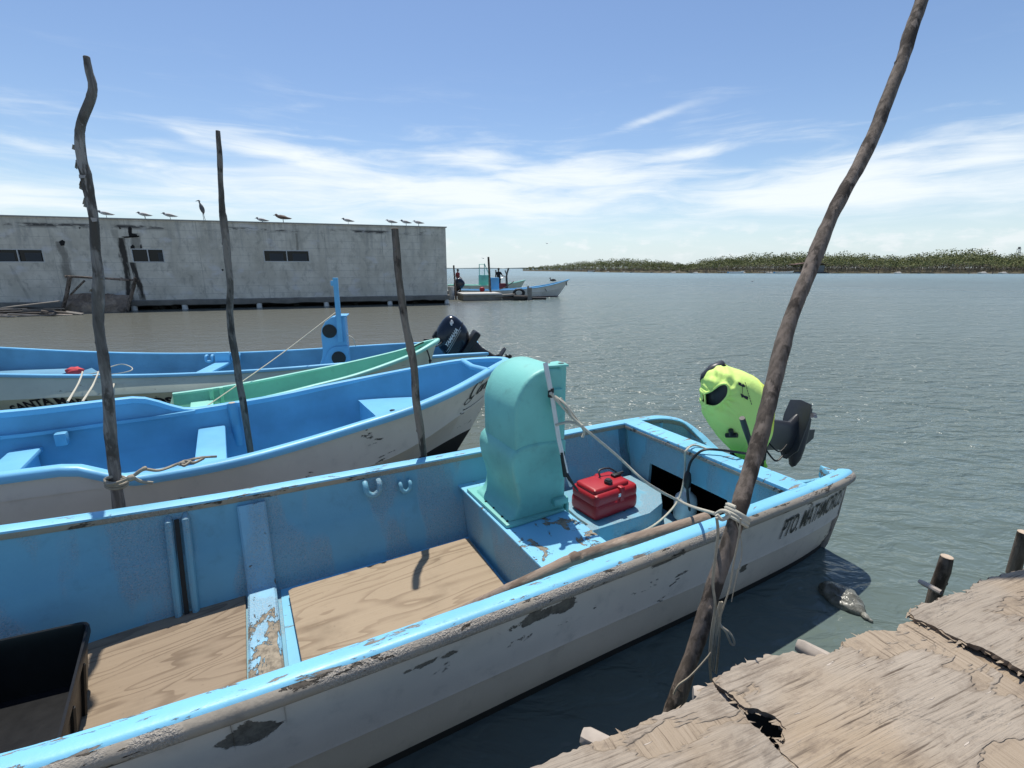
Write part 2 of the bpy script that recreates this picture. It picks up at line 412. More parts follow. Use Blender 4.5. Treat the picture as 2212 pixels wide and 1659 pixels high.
# ------------------------------------------------------------------ water
def make_water():
    m, t, b = new_mat('murky_lagoon_water')
    g = t.n('ShaderNodeNewGeometry').outputs['Position']
    x, y, z = t.xyz(g)
    dist = t.m('SQRT', t.m('ADD', t.m('MULTIPLY', x, x), t.m('MULTIPLY', y, y)))
    lee = t.m('MAXIMUM', t.ss(t.m('ADD', x, t.m('MULTIPLY', y, .02)), -2.5, 1.2), t.ss(y, 34, 60))
    near = t.ss(dist, 3.0, 13)
    amp = t.m('MULTIPLY', t.lerp(lee, 0, 1, .25, 1), t.lerp(near, 0, 1, .28, 1))
    p1 = t.map(g, (1, 1.9, 1), rot=(0, 0, R(-14)))
    w1 = t.noise(p1, .9, 3, .5, .4)
    w2 = t.noise(p1, 3.2, 3, .55, .6)
    w3 = t.noise(t.map(g, (1, 1.5, 1), rot=(0, 0, R(20))), 9, 2, .5, .4)
    gust = t.noise(g, .07, 3, .5)
    w0 = t.noise(t.map(g, (.6, 1.6, 1), rot=(0, 0, R(-10))), .22, 3, .6, .5)
    h = t.m('ADD', t.m('ADD', t.m('MULTIPLY', w1, .5), t.m('MULTIPLY', t.m('MULTIPLY', w0, 1.6), t.ss(dist, 15, 60))), t.m('ADD', t.m('MULTIPLY', w2, .34), t.m('MULTIPLY', w3, .05)))
    h = t.m('MULTIPLY', h, t.m('MULTIPLY', amp, t.lerp(gust, .3, .7, .75, 1.25)))
    nrm = t.bump(h, 1.0, .48)
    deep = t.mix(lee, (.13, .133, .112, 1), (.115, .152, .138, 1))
    deep = t.mix(t.ss(y, 20, 200), deep, (.20, .29, .31, 1))  # far water tinted in colour to stand in for reflected sky
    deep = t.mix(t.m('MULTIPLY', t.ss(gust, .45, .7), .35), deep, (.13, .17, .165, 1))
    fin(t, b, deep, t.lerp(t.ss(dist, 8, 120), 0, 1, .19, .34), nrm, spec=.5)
    b.inputs['IOR'].default_value = 1.33
    mb = MB()
    ys = [-30, 60, 400, 9000]; xs = [-9000, -200, 200, 9000]
    mb.grid([[(a, c, 0) for a in xs] for c in ys])
    tag(mb.build('water', m, smooth=0), kind='structure')
    bed = MB(); bed.grid([[(-9100, -60, -3), (9100, -60, -3)], [(-9100, 9100, -3), (9100, 9100, -3)]])
    tag(bed.build('lagoon_bed', plain('mud', (.05, .05, .04, 1), .9), smooth=0), kind='structure')
make_water()
#@@BOATS
# ------------------------------------------------------------------ boats
CAP = [(-.052, -.012), (-.05, 0), (-.03, .008), (.012, .008), (.03, .002), (.042, -.014), (.044, -.04), (.036, -.06), (.008, -.066), (-.045, -.05)]
def hull_parts(st, n=6, zk=.32, rk=(1., .8), rw=(.86, .45), bow=1, tip=0, bowlen=2.2, rake=.8, zf=.1, fi=.18, ends=None, crease=.5, zbot=-.28, knz=.25):
    """st: (x, half beam, rail height) ordered along x; bow=+1/-1 tells which end is the bow."""
    X = crs([s[0] for s in st], n); HB = crs([s[1] for s in st], n); ZG = crs([s[2] for s in st], n)
    ztip = ZG[-1] if bow > 0 else ZG[0]
    out_n, out_f, inn = [], [], []
    def xs(x, z):
        d = (x - tip) * bow          # <=0, distance behind the tip
        if d < -bowlen: return x
        k = 1 + d / bowlen
        return x - bow * rake * k * max(0, (1 - z / ztip)) ** 1.15 if True else x
    def sec(x, hb, zg):
        b = sst((x - tip) * bow, -bowlen, 0)
        zkk = zk + knz * b * b
        hk = hb * (rk[0] + (rk[1] - rk[0]) * b); hw = hb * (rw[0] + (rw[1] - rw[0]) * b)
        ym = hk + .012
        return [(hb - .004, zg - .03), (hb * .5 + hk * .5 + .004, (zg + zkk) / 2), (ym, zkk + .012), (ym + .004, zkk), (hk - .012, zkk - .02), (hw + (hk - hw) * .45 + .01, zkk * .45), (hw + (hk - hw) * .1, .05), (hw, -.0), (hw * .9, -.12), (hw * .5, zbot * .8), (0, zbot)]
    secs = []
    for x, hb, zg in zip(X, HB, ZG):
        s = sec(x, max(hb, .004), zg)
        secs.append((x, s))
        out_n.append([(xs(x, z), -y, z) for y, z in s]); out_f.append([(xs(x, z), y, z) for y, z in s])
        zff = zf + .35 * sst((x - tip) * bow, -.9, -.1)
        hf = max(hb - fi, hb * .45); hm = hb - .05 - (hb - .05 - hf) * .35
        zc = zff + (zg - zff) * crease
        side = [(hb - .035, zg - .012), (hm + .012, zc + .012), (hm - .008, zc - .008), (hf + .03, zff + .05), (hf, zff + .008), (hf * .6, zff), (0, zff)]
        def oy(z):
            for (y0, z0), (y1, z1) in zip(s, s[1:]):
                if z1 <= z <= z0: return y0 + (y1 - y0) * (z - z0) / (z1 - z0 - 1e-9)
            return s[0][0]
        side = [(max(0, min(y, oy(z) - .025)), z) for y, z in side]
        inn.append([(xs(x, z), -y, z) for y, z in side] + [(xs(x, z), y, z) for y, z in side[::-1][1:]])
    def hy(x, z):
        # outer half beam at x, z (side of the hull, for lettering)
        for (a, sa), (b_, sb) in zip(secs, secs[1:]):
            lo, hi = min(a, b_), max(a, b_)
            if lo <= x <= hi:
                k = (x - a) / (b_ - a) if b_ != a else 0
                def at(s):
                    for (y0, z0), (y1, z1) in zip(s, s[1:]):
                        if z1 <= z <= z0: return y0 + (y1 - y0) * (z - z0) / (z1 - z0 - 1e-9)
                    return s[0][0]
                return at(sa) * (1 - k) + at(sb) * k
        return secs[-1][1][0][0]
    return X, HB, ZG, out_n, out_f, inn, hy, xs
def hull_build(root, hp, mh, ml, mb_, k=7):
    X, HB, ZG, on, of, inn, hy, xs = hp
    h = MB()
    for rows in (on, of):
        h.cur = 0; h.grid([r[:k] for r in rows]); h.cur = 1; h.grid([r[k - 1:] for r in rows])
    h.build('hull', [mh, mb_], root, 30)
    l = MB(); l.grid(inn); l.build('liner', ml, root, 40)
def hull_text(root, hp, body, x0, z0, size, shear, mat, name='lettering', arch=0, bold=0, slope=0, squash=1, x1=None):
    vs, fs = text_mesh(body, size, shear, bold)
    hy = hp[6]; xs = hp[7]
    w = max(v.x for v in vs)
    if x1 is not None: squash = (x1 - x0) / w
    nv = []
    for v in vs:
        z = z0 + v.y + slope * v.x + arch * (1 - (2 * v.x / w - 1) ** 2)
        x = x0 + v.x * squash
        nv.append((xs(x, z), -hy(x, z) - .006, z))
    return MB().add(nv, fs).build(name, mat, root, 0)
# ---------------- near boat
F1 = Frame(2.019, 3.959, 28.5)
def boat1():
    rt = thing('fishing_boat', 'nearest blue and white open fishing boat with teal console, lying along the dock', 'boat', F1.o, F1.a)
    st = [(-6.7, .02, 1.16), (-6.5, .16, 1.13), (-6.0, .46, 1.03), (-5.4, .69, .93), (-4.9, .80, .85), (-4.5, .865, .80), (-4, .878, .772), (-3.5, .884, .76), (-3, .882, .753), (-2.5, .878, .748), (-2, .876, .746), (-1.5, .879, .748), (-1, .878, .75), (-.5, .868, .748), (-.2, .853, .742), (.06, .825, .735), (.18, .80, .73)]
    hp = hull_parts(st, 5, zk=.33, rk=(.935, .8), rw=(.85, .45), bow=-1, tip=-6.7, bowlen=1.8, rake=.7, zf=.085, fi=.2, crease=.55)
    X, HB, ZG, on, of, inn, hy, xs = hp
    def fc(v):
        x, y, z = v
        if y > 0 and x > -.35:
            q = sst(x, -.35, .22); y *= 1 - .17 * q
            if z > .3: z = .3 + (z - .3) * (1 - .24 * q)
        return (x, y, z)
    of = [[fc(v) for v in r] for r in of]; inn = [[fc(v) for v in r] for r in inn]
    h = MB()
    k = 7
    for rows in (on, of):
        h.cur = 0; h.grid([r[:k] for r in rows]); h.cur = 1; h.grid([r[k - 1:] for r in rows])
    # transom, outer and inner skin, with its low middle
    tz = [(-.80, .71), (-.70, .66), (-.6, .575), (-.48, .50), (-.36, .455), (-.2, .432), (0, .425), (.2, .44), (.34, .475), (.46, .525), (.55, .57), (.62, .605), (.67, .63)]
    h.cur = 0
    cols = []
    for y, z in tz:
        k2 = min(1, .86 / .80)
        cols.append([(.175, y, z - .03), (.19, y * .96, .33), (.2, y * .9, 0.05), (.2, y * .8, -.2)])
    h.grid(cols)
    h.build('hull', [M['hullwhite'], M['bottom']], rt, 30)
    l = MB(); l.grid([r for r, x in zip(inn, X) if x < -.5])
    l.build('liner', M['liner'], rt, 40)
    # motor well behind the bulkhead
    wl = MB()
    wl.grid([r[:4] for r, x in zip(inn, X) if x > -.75]); wl.grid([r[-4:] for r, x in zip(inn, X) if x > -.75])
    wl.grid([[(.115, y, z - .02), (.10, y * .94, .46 if abs(y) > .5 else .40), (-.56, y * .94, .45)] for y, z in tz])
    wl.build('motor_well', M['liner'], rt, 40)
    # gunwale cap right round
    near = [(x, -hb, z) for x, hb, z in zip(X, HB, ZG)]
    far = [fc((x, hb, z)) for x, hb, z in zip(X, HB, ZG)]
    nn_ = [p for p in near if p[0] < -.02]; ff_ = [p for p in far if p[0] < -.32]
    corner = [nn_[-1], (.10, -.812, .735), (.165, -.75, .70)] + [(.175, y, z) for y, z in tz[2:-3]] + [(.172, .52, .558), (.16, .60, .60), (.125, .675, .65), (.06, .735, .695), (-.06, .785, .73), (-.2, .825, .748), ff_[-1]]
    path = nn_[:-1] + [tuple(v) for v in cr(corner, 4)] + ff_[:-1][::-1]
    w1 = [(-.062, -.012), (-.06, 0), (-.03, .008), (.010, .01), (.024, .005), (.031, -.003)]
    w2 = [(.031, -.003), (.047, -.012), (.058, -.032), (.056, -.055), (.040, -.074), (.006, -.08), (-.05, -.05), (-.062, -.012)]
    g = MB(); g.sweep(path, w1, prclosed=False)
    g.build('gunwale', M['cap'], rt, 50)
    r_ = MB(); r_.sweep(path, w2, prclosed=False); r_.build('rubbing_strake', M['roll'], rt, 50)
    # bulkhead with dark hatch opening, cap board
    bx = -.60
    yb = .80
    q0 = F1.px(1403, 1005, 'x', bx); q1 = F1.px(1572, 1075, 'x', bx)
    hy0, hy1, hz0, hz1 = q1.y, q0.y, .055, (q0.z + q1.z) / 2
    b = MB()
    b.prism([(-.655, .05), (hy0, .05), (hy0, .735), (-yb, .735)], 'x', bx, bx + .03)
    b.prism([(.655, .05), (hy1, .05), (hy1, .735), (yb, .735)], 'x', bx, bx + .03)
    for (y0, y1, z0, z1) in ((hy0, hy1, hz1, .735), (hy0, hy1, .05, hz0)):
        b.box((bx + .015, (y0 + y1) / 2, (z0 + z1) / 2), (.03, y1 - y0, z1 - z0))
    b.build('bulkhead', M['liner'], rt, 0)
    c = MB(); c.box((bx + .075, 0, .742), (.20, 1.66, .03), bev=.012)
    c.build('bulkhead_cap', M['cap'], rt, 40)
    lip = MB(); lip.box((bx - .018, .0, .716), (.022, 1.6, .03), bev=.006); lip.build('bulkhead_lip', M['roll'], rt, 40)
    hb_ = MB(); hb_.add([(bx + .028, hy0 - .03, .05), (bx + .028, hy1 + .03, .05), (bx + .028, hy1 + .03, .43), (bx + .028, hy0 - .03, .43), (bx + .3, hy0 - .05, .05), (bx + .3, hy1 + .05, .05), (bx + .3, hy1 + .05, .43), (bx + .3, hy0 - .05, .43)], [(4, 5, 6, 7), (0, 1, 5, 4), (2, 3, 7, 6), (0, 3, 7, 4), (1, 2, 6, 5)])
    hb_.build('locker_shade_lining', M['locker_shade'], rt, 0)  # black box painted as the unlit inside of the locker
    # frame rib: up the far wall and across the floor
    rb = MB()
    rb = MB()
    sect = [(.80, .70), (.775, .60), (.735, .42), (.675, .20), (.64, .168), (0, .16), (-.62, .165), (-.70, .22), (-.78, .68)]
    rows = []
    for i, (y, z) in enumerate(sect):
        a = Vector(sect[max(i - 1, 0)]); bb = Vector(sect[min(i + 1, len(sect) - 1)]); tt = (bb - a).normalized(); nn = Vector((tt.y, -tt.x))
        pr = [(-.09, -.10), (-.088, -.012), (-.076, 0), (.066, 0), (.078, -.012), (.08, -.10)]
        rows.append([(-3.80 + q, y + nn.x * d, z + nn.y * d) for q, d in pr])
    rb.grid(rows)
    rb.f.append(list(range(6))); rb.mi.append(0)
    rb.build('frame_rib', M['ribpaint'], rt, 40)
    # slot guides for a divider board on the far wall
    for x in (-4.255, -4.165):
        s = MB()
        s.tube([(x, .84, .715), (x, .80, .69), (x - .005, .765, .5), (x - .01, .725, .3), (x - .012, .675, .10)], [.014, .022, .022, .022, .02], 8)
        s.build('slot_guide', M['liner'], rt, 40)
    s = MB(); s.add([(-4.224, .80, .70), (-4.198, .80, .70), (-4.203, .757, .5), (-4.229, .757, .5), (-4.208, .715, .3), (-4.234, .715, .3), (-4.210, .668, .11), (-4.236, .668, .11)], [(0, 1, 2, 3), (3, 2, 4, 5), (5, 4, 6, 7)]); s.build('slot_shade', M['bottom'], rt, 0)  # flat dark strip painted for the shaded gap between the guides
    # two moulded cleats on the far wall
    for x, z, r, w in ((-3.03, .64, .05, .021), (-2.79, .60, .037, .016)):
        s = MB()
        pts = [(x - r * .95, .805, z + r * .9), (x - r, .775, z + r * .6), (x - r * .9, .765, z - r * .3), (x - r * .3, .765, z - r * .85), (x + r * .3, .765, z - r * .85), (x + r * .9, .765, z - r * .3), (x + r, .775, z + r * .6), (x + r * .95, .805, z + r * .9)]
        s.tube(cr(pts, 3), w, 8)
        s.build('cleat', M['liner'], rt, 60)
    # seat box under the console
    s = MB()
    s.prism([(-.65, .06), (-.79, .49), (.79, .49), (.65, .06)], 'x', -2.335, -1.86)
    s.build('seat_box', M['liner'], rt, 0)
    s = MB()
    s.prism([(-2.36, .80), (-1.835, .80), (-1.835, -.80), (-2.34, -.80)], 'z', .492, .508, .006)
    s.build('seat_top', M['wornblue'], rt, 0)
    s = MB()
    s.prism([(-2.33, .68), (-2.33, -.65), (-3.7, -.65), (-3.7, .68)], 'z', .06, .098)
    s.build('floor', M['cap'], rt, 0)
    # fuel bench and stern floor
    s = MB()
    s.prism([(-1.86, .69), (-.62, .66), (-.62, .30), (-.80, .10), (-1.02, .02), (-1.86, .03)], 'z', .06, .285, .02)
    s.build('bench', M['liner'], rt, 40)
    s = MB(); s.box((-1.24, -.31, .10), (1.24, .66, .03)); s.build('stern_floor', M['wornblue'], rt, 0)
    # rod socket in the stern corner
    s = MB(); s.tube([(-.16, .775, .42), (-.16, .80, .70)], [.028, .03], 10); s.build('rod_socket', M['cap'], rt, 60)
    # corner knee
    s = MB(); s.prism([(.13, -.78), (-.02, -.80), (.13, -.60)], 'z', .60, .70, .01); s.build('corner_knee', M['wornblue'], rt, 40)
    # lettering on the quarter
    hull_text(rt, hp, 'PTO. MATAMOROS', F1.px(1686, 1160, 'y', -.85).x, .42, .205, .35, M['letter'], bold=.002, x1=.13, slope=.02)
    # console
    con = thing('console', None, None)
    con.parent = rt
    yn, yf = .05, .56
    up = [(-1.86, .95), (-1.86, 1.552), (-1.93, 1.563), (-1.99, 1.562), (-2.045, 1.552), (-2.095, 1.533), (-2.14, 1.503), (-2.18, 1.46), (-2.21, 1.405), (-2.228, 1.35), (-2.238, 1.30), (-2.235, .95)]
    u = MB(); u.prism(up, 'y', yn + .012, yf - .012, .03, 3)
    u.build('console_top', M['teal'], con, 40)
    lo = [(-1.835, .508), (-1.835, 1.045), (-2.06, 1.062), (-2.15, 1.06), (-2.215, 1.045), (-2.255, 1.01), (-2.268, .96), (-2.266, .90), (-2.25, .82), (-2.225, .74), (-2.212, .67), (-2.22, .61), (-2.25, .565), (-2.30, .545), (-2.305, .508)]
    u = MB(); u.prism(lo, 'y', yn, yf + .02, .03, 3); u.build('console_base', M['teal'], con, 40)
    u = MB(); u.prism([(-2.345, yf + .10), (-2.33, yn - .03), (-2.27, yn - .045), (-1.85, yn - .02), (-1.85, yf + .06)], 'z', .509, .536, .012); u.build('console_flange', M['teal'], con, 40)
    u = MB(); u.box((-1.822, .27, .40), (.02, .47, .34), bev=.004); u.build('console_apron', M['teal'], con, 40)
    u = MB(); u.prism([(-1.99, yn + .02), (-1.84, yn - .005), (-1.835, yn + .14), (-1.90, yn + .13)], 'z', 1.562, 1.577, .004); u.build('console_lid', M['teal'], con, 40)
    u = MB(); u.tube([(-1.87, yn + .045, 1.05), (-1.87, yn + .045, 1.578)], .036, 14); u.build('mast_socket', M['teal'], con, 60)
    u = MB(); u.tube([(-1.87, yn + .045, 1.5785), (-1.87, yn + .045, 1.580)], .02, 12); u.build('socket_hole', M['black'], con, 60)
    for px_, py_ in ((1044, 1085), (1061, 1099), (1079, 1118), (1090, 1128)):
        p = F1.px(px_, py_, 'z', .536); u = MB(); u.tube([(p.x + .02, p.y, .534), (p.x + .02, p.y, .541)], .009, 8); u.build('bolt', M['blackplastic'], con, 40)
    u = MB(); u.box((-1.93, yn + .0, 1.36), (.085, .05, .12), bev=.01); u.build('throttle_box', M['teal'], con, 40)
    u = MB(); u.box((-1.89, yn - .012, .60), (.12, .05, .05), bev=.015); u.build('side_ledge', M['teal'], con, 40)
    return rt, hp
B1, HP1 = boat1()
# ---------------- middle boat (script letters on the bow)
F2 = Frame(-.0805, 5.80, 31)
def boat2():
    rt = thing('fishing_boat', 'bright blue fishing boat with black script letters on its raised white bow', 'boat', F2.o, F2.a)
    st = [(-6.6, .60, .80), (-6.0, .70, .78), (-5, .80, .77), (-4.5, .80, .76), (-4, .845, .755), (-3.5, .905, .745), (-3, .925, .757), (-2.5, .88, .795), (-2, .838, .855), (-1.5, .775, .915), (-1, .632, .99), (-.5, .40, 1.078), (-.2, .212, 1.112), (-.05, .10, 1.12), (0, .012, 1.12)]
    hp = hull_parts(st, 5, zk=.40, rk=(.95, .78), rw=(.80, .30), bow=1, tip=0, bowlen=2.4, rake=.72, zf=.13, fi=.24, crease=.5, knz=.3)
    X, HB, ZG, on, of, inn, hy, xs = hp
    hull_build(rt, hp, M['hull2'], M['liner2'], M['bottom'], 6)
    # raised quarters: coaming above the sheer over the after half
    def rise(x, far=0): return (.20 * (1 - sst(x, -3.80, -3.30)) if far else .135 * (1 - sst(x, -3.98, -3.6)))
    path = [(x, -hb, z + rise(x)) for x, hb, z in zip(X, HB, ZG)]
    pathf = [(x, hb, z + rise(x, 1)) for x, hb, z in zip(X, HB, ZG)]
    g = MB(); g.sweep(path + pathf[::-1][1:], CAP); g.build('gunwale', M['cap2'], rt, 50)
    c = MB(); c2 = MB()
    for s_ in (-1, 1):
        rows = [[(x, s_ * (hb - .055), z - .02), (x, s_ * (hb - .02), z + rise(x, s_ > 0))] for x, hb, z in zip(X, HB, ZG) if x < -3.25]
        c.grid(rows)
        c2.grid([[(x, s_ * (hb + .002), z - .06), (x, s_ * (hb + .004), z + rise(x, s_ > 0) - .02)] for x, hb, z in zip(X, HB, ZG) if x < -3.25])
        c.grid([[(x, s_ * (hb - .03), z + .0), (x, s_ * (hb - .10), z), (x, s_ * (hb - .105), z - .03)] for x, hb, z in zip(X, HB, ZG) if x < -3.25])
    c.build('coaming', M['liner2'], rt, 40)
    c2.build('coaming_outside', M['hull2'], rt, 40)
    # transom
    tm = MB(); hb = HB[0]; tm.grid([[(-6.6, y * k, z) for y in (-1, 0, 1)] for k, z in ((hb, 1.0), (hb * .95, .4), (hb * .8, -.2))]); tm.build('transom', M['hull2'], rt, 0)
    # thwarts
    for xa, xb, zt in ((-4.70, -4.48, .60), (-3.30, -3.05, .52)):
        t_ = MB(); hb = itp(list(zip(X, HB)), xa) - .09
        t_.box(((xa + xb) / 2, 0, zt), (xb - xa, 2 * hb, .05), bev=.02)
        t_.box(((xa + xb) / 2, 0, zt / 2 + .05), (xb - xa - .06, 2 * hb - .12, zt - .12))
        t_.build('thwart', M['cap2'], rt, 40)
    # sockets on the far wall
    for x in (-2.96,):
        hb = itp(list(zip(X, HB)), x); z = itp(list(zip(X, ZG)), x)
        t_ = MB(); t_.tube([(x, hb - .05, z + .005), (x + .02, hb - .13, z - .46)], .05, 10); t_.build('rod_socket', M['liner2'], rt, 60)
        t_ = MB(); t_.tube([(x, hb - .05, z + .008), (x, hb - .05, z + .012)], .034, 10); t_.build('socket_mouth', M['cut'], rt, 60)
    t_ = MB(); hb = itp(list(zip(X, HB)), -4.35); t_.box((-4.33, hb - .15, .68), (.09, .10, .12), bev=.02); t_.build('cleat_block', M['liner2'], rt, 40)
    # fore deck step and breast hook
    fd = MB()
    rows = []
    for x in (-1.66, -1.5, -1.35, -1.2, -1.05):
        hb = min(hy(x, .66), hy(x + .15, .66)) - .04
        rows.append([(x, -hb, .66), (x, 0, .67), (x, hb, .66)])
    fd.grid(rows); fd.grid([[(-1.66, y, z) for y in (-.62, 0, .62)] for z in (.13, .665)])
    fd.build('foredeck_step', M['cap2'], rt, 40)
    fd = MB(); fd.tube([(-1.45, .0, .672), (-1.45, 0, .678)], .03, 12); fd.build('drain_hole', M['blackplastic'], rt, 0)
    bh = MB()
    hb = itp(list(zip(X, HB)), -.42)
    bh.tube([(-.42, -hb, 1.07), (-.46, 0, 1.06), (-.42, hb, 1.07)], .035, 8)
    bh.build('breast_hook', M['cap2'], rt, 60)
    # script name painted on the bow: C o n c h a, ribbon strokes
    strokes = []
    def arc(cx, cy, rx, ry, a0, a1, n=14): return [(cx + rx * math.cos(R(a0 + (a1 - a0) * i / n)), cy + ry * math.sin(R(a0 + (a1 - a0) * i / n))) for i in range(n + 1)]
    strokes.append((arc(.115, .16, .085, .13, 55, 300, 20), 1.3))
    strokes.append((arc(.14, .25, .035, .05, -60, 200, 12), .8))
    strokes.append((arc(.06, .02, .075, .05, 120, 400, 16), .7))
    strokes.append((arc(.235, .10, .035, .06, 0, 360, 16), 1.1))
    strokes.append(([(.30, .16), (.305, .04)], 1.3)); strokes.append((arc(.34, .105, .032, .055, 160, 0, 8) + [(.372, .05), (.40, .045)], 1.1))
    strokes.append((arc(.46, .10, .035, .06, 60, 310, 14), 1.1))
    strokes.append(([(.54, .26), (.53, .04)], 1.3)); strokes.append((arc(.565, .105, .03, .055, 170, 0, 8) + [(.598, .04)], 1.1))
    strokes.append((arc(.665, .10, .035, .06, 0, 360, 16), 1.1)); strokes.append(([(.705, .16), (.70, .05), (.73, .045)], 1.2))
    strokes.append((arc(.30, -.09, .26, .05, 200, 330, 16), .7))
    lt = MB()
    for pts, w in strokes:
        rows = []
        for i, (a, b_) in enumerate(pts):
            p0 = pts[max(i - 1, 0)]; p1 = pts[min(i + 1, len(pts) - 1)]
            tx, tz_ = p1[0] - p0[0], p1[1] - p0[1]; L = math.hypot(tx, tz_) or 1
            ww = .0135 * w * (.5 + .65 * abs(tz_ / L))
            row = []
            for sgn in (-1, 1):
                ga = a - tz_ / L * ww * sgn; gb = b_ + tx / L * ww * sgn
                x = -.60 + ga * .72 + gb * .12; z = .745 + gb * .80 + ga * .18
                row.append((xs(x, z), -hy(x, z) - .007, z))
            rows.append(row)
        lt.grid(rows)
    lt.build('script_lettering', M['letterdark'], rt, 0)
    # green growth stain under the rail
    return rt, hp
B2, HP2 = boat2()
# ---------------- mint boat
F3 = Frame(-1.203, 7.65, 32)
def boat3():
    rt = thing('fishing_boat', 'mint green narrow boat squeezed between two blue boats, only its pointed bow half showing', 'boat', F3.o, F3.a)
    st = [(-3.62, .59, .558), (-3.4, .58, .565), (-3, .555, .585), (-2.5, .535, .63), (-2, .50, .69), (-1.5, .45, .75), (-1, .35, .835), (-.5, .225, .94), (-.2, .145, 1.04), (-.05, .06, 1.08), (0, .012, 1.10)]
    hp = hull_parts(st, 5, zk=.3, rk=(.95, .8), rw=(.85, .35), bow=1, tip=0, bowlen=2, rake=.5, zf=.22, fi=.16, crease=.55)
    hull_build(rt, hp, M['hull4'], M['liner3'], M['bottom'])
    X, HB, ZG = hp[:3]
    g = MB(); g.sweep([(x, -hb, z) for x, hb, z in zip(X, HB, ZG)] + [(x, hb, z) for x, hb, z in zip(X, HB, ZG)][::-1][1:], [(a * .8, b * .8) for a, b in CAP]); g.build('gunwale', M['cap3'], rt, 50)
    t_ = MB(); t_.grid([[(-3.62, y * k, z) for y in (-.59, 0, .59)] for k, z in ((1, .55), (.8, -.2))]); t_.build('transom', M['hull4'], rt, 0)
    for x in (-3.18, -3.06):
        s = MB(); s.box((x, .47, .46), (.05, .05, .26), bev=.01); s.build('slot_guide', M['liner3'], rt, 40)
    t_ = MB(); t_.box((-3.3, 0, .42), (.26, .86, .04), bev=.01); t_.build('thwart', M['cap3'], rt, 40)
    return rt, hp
B3, HP3 = boat3()
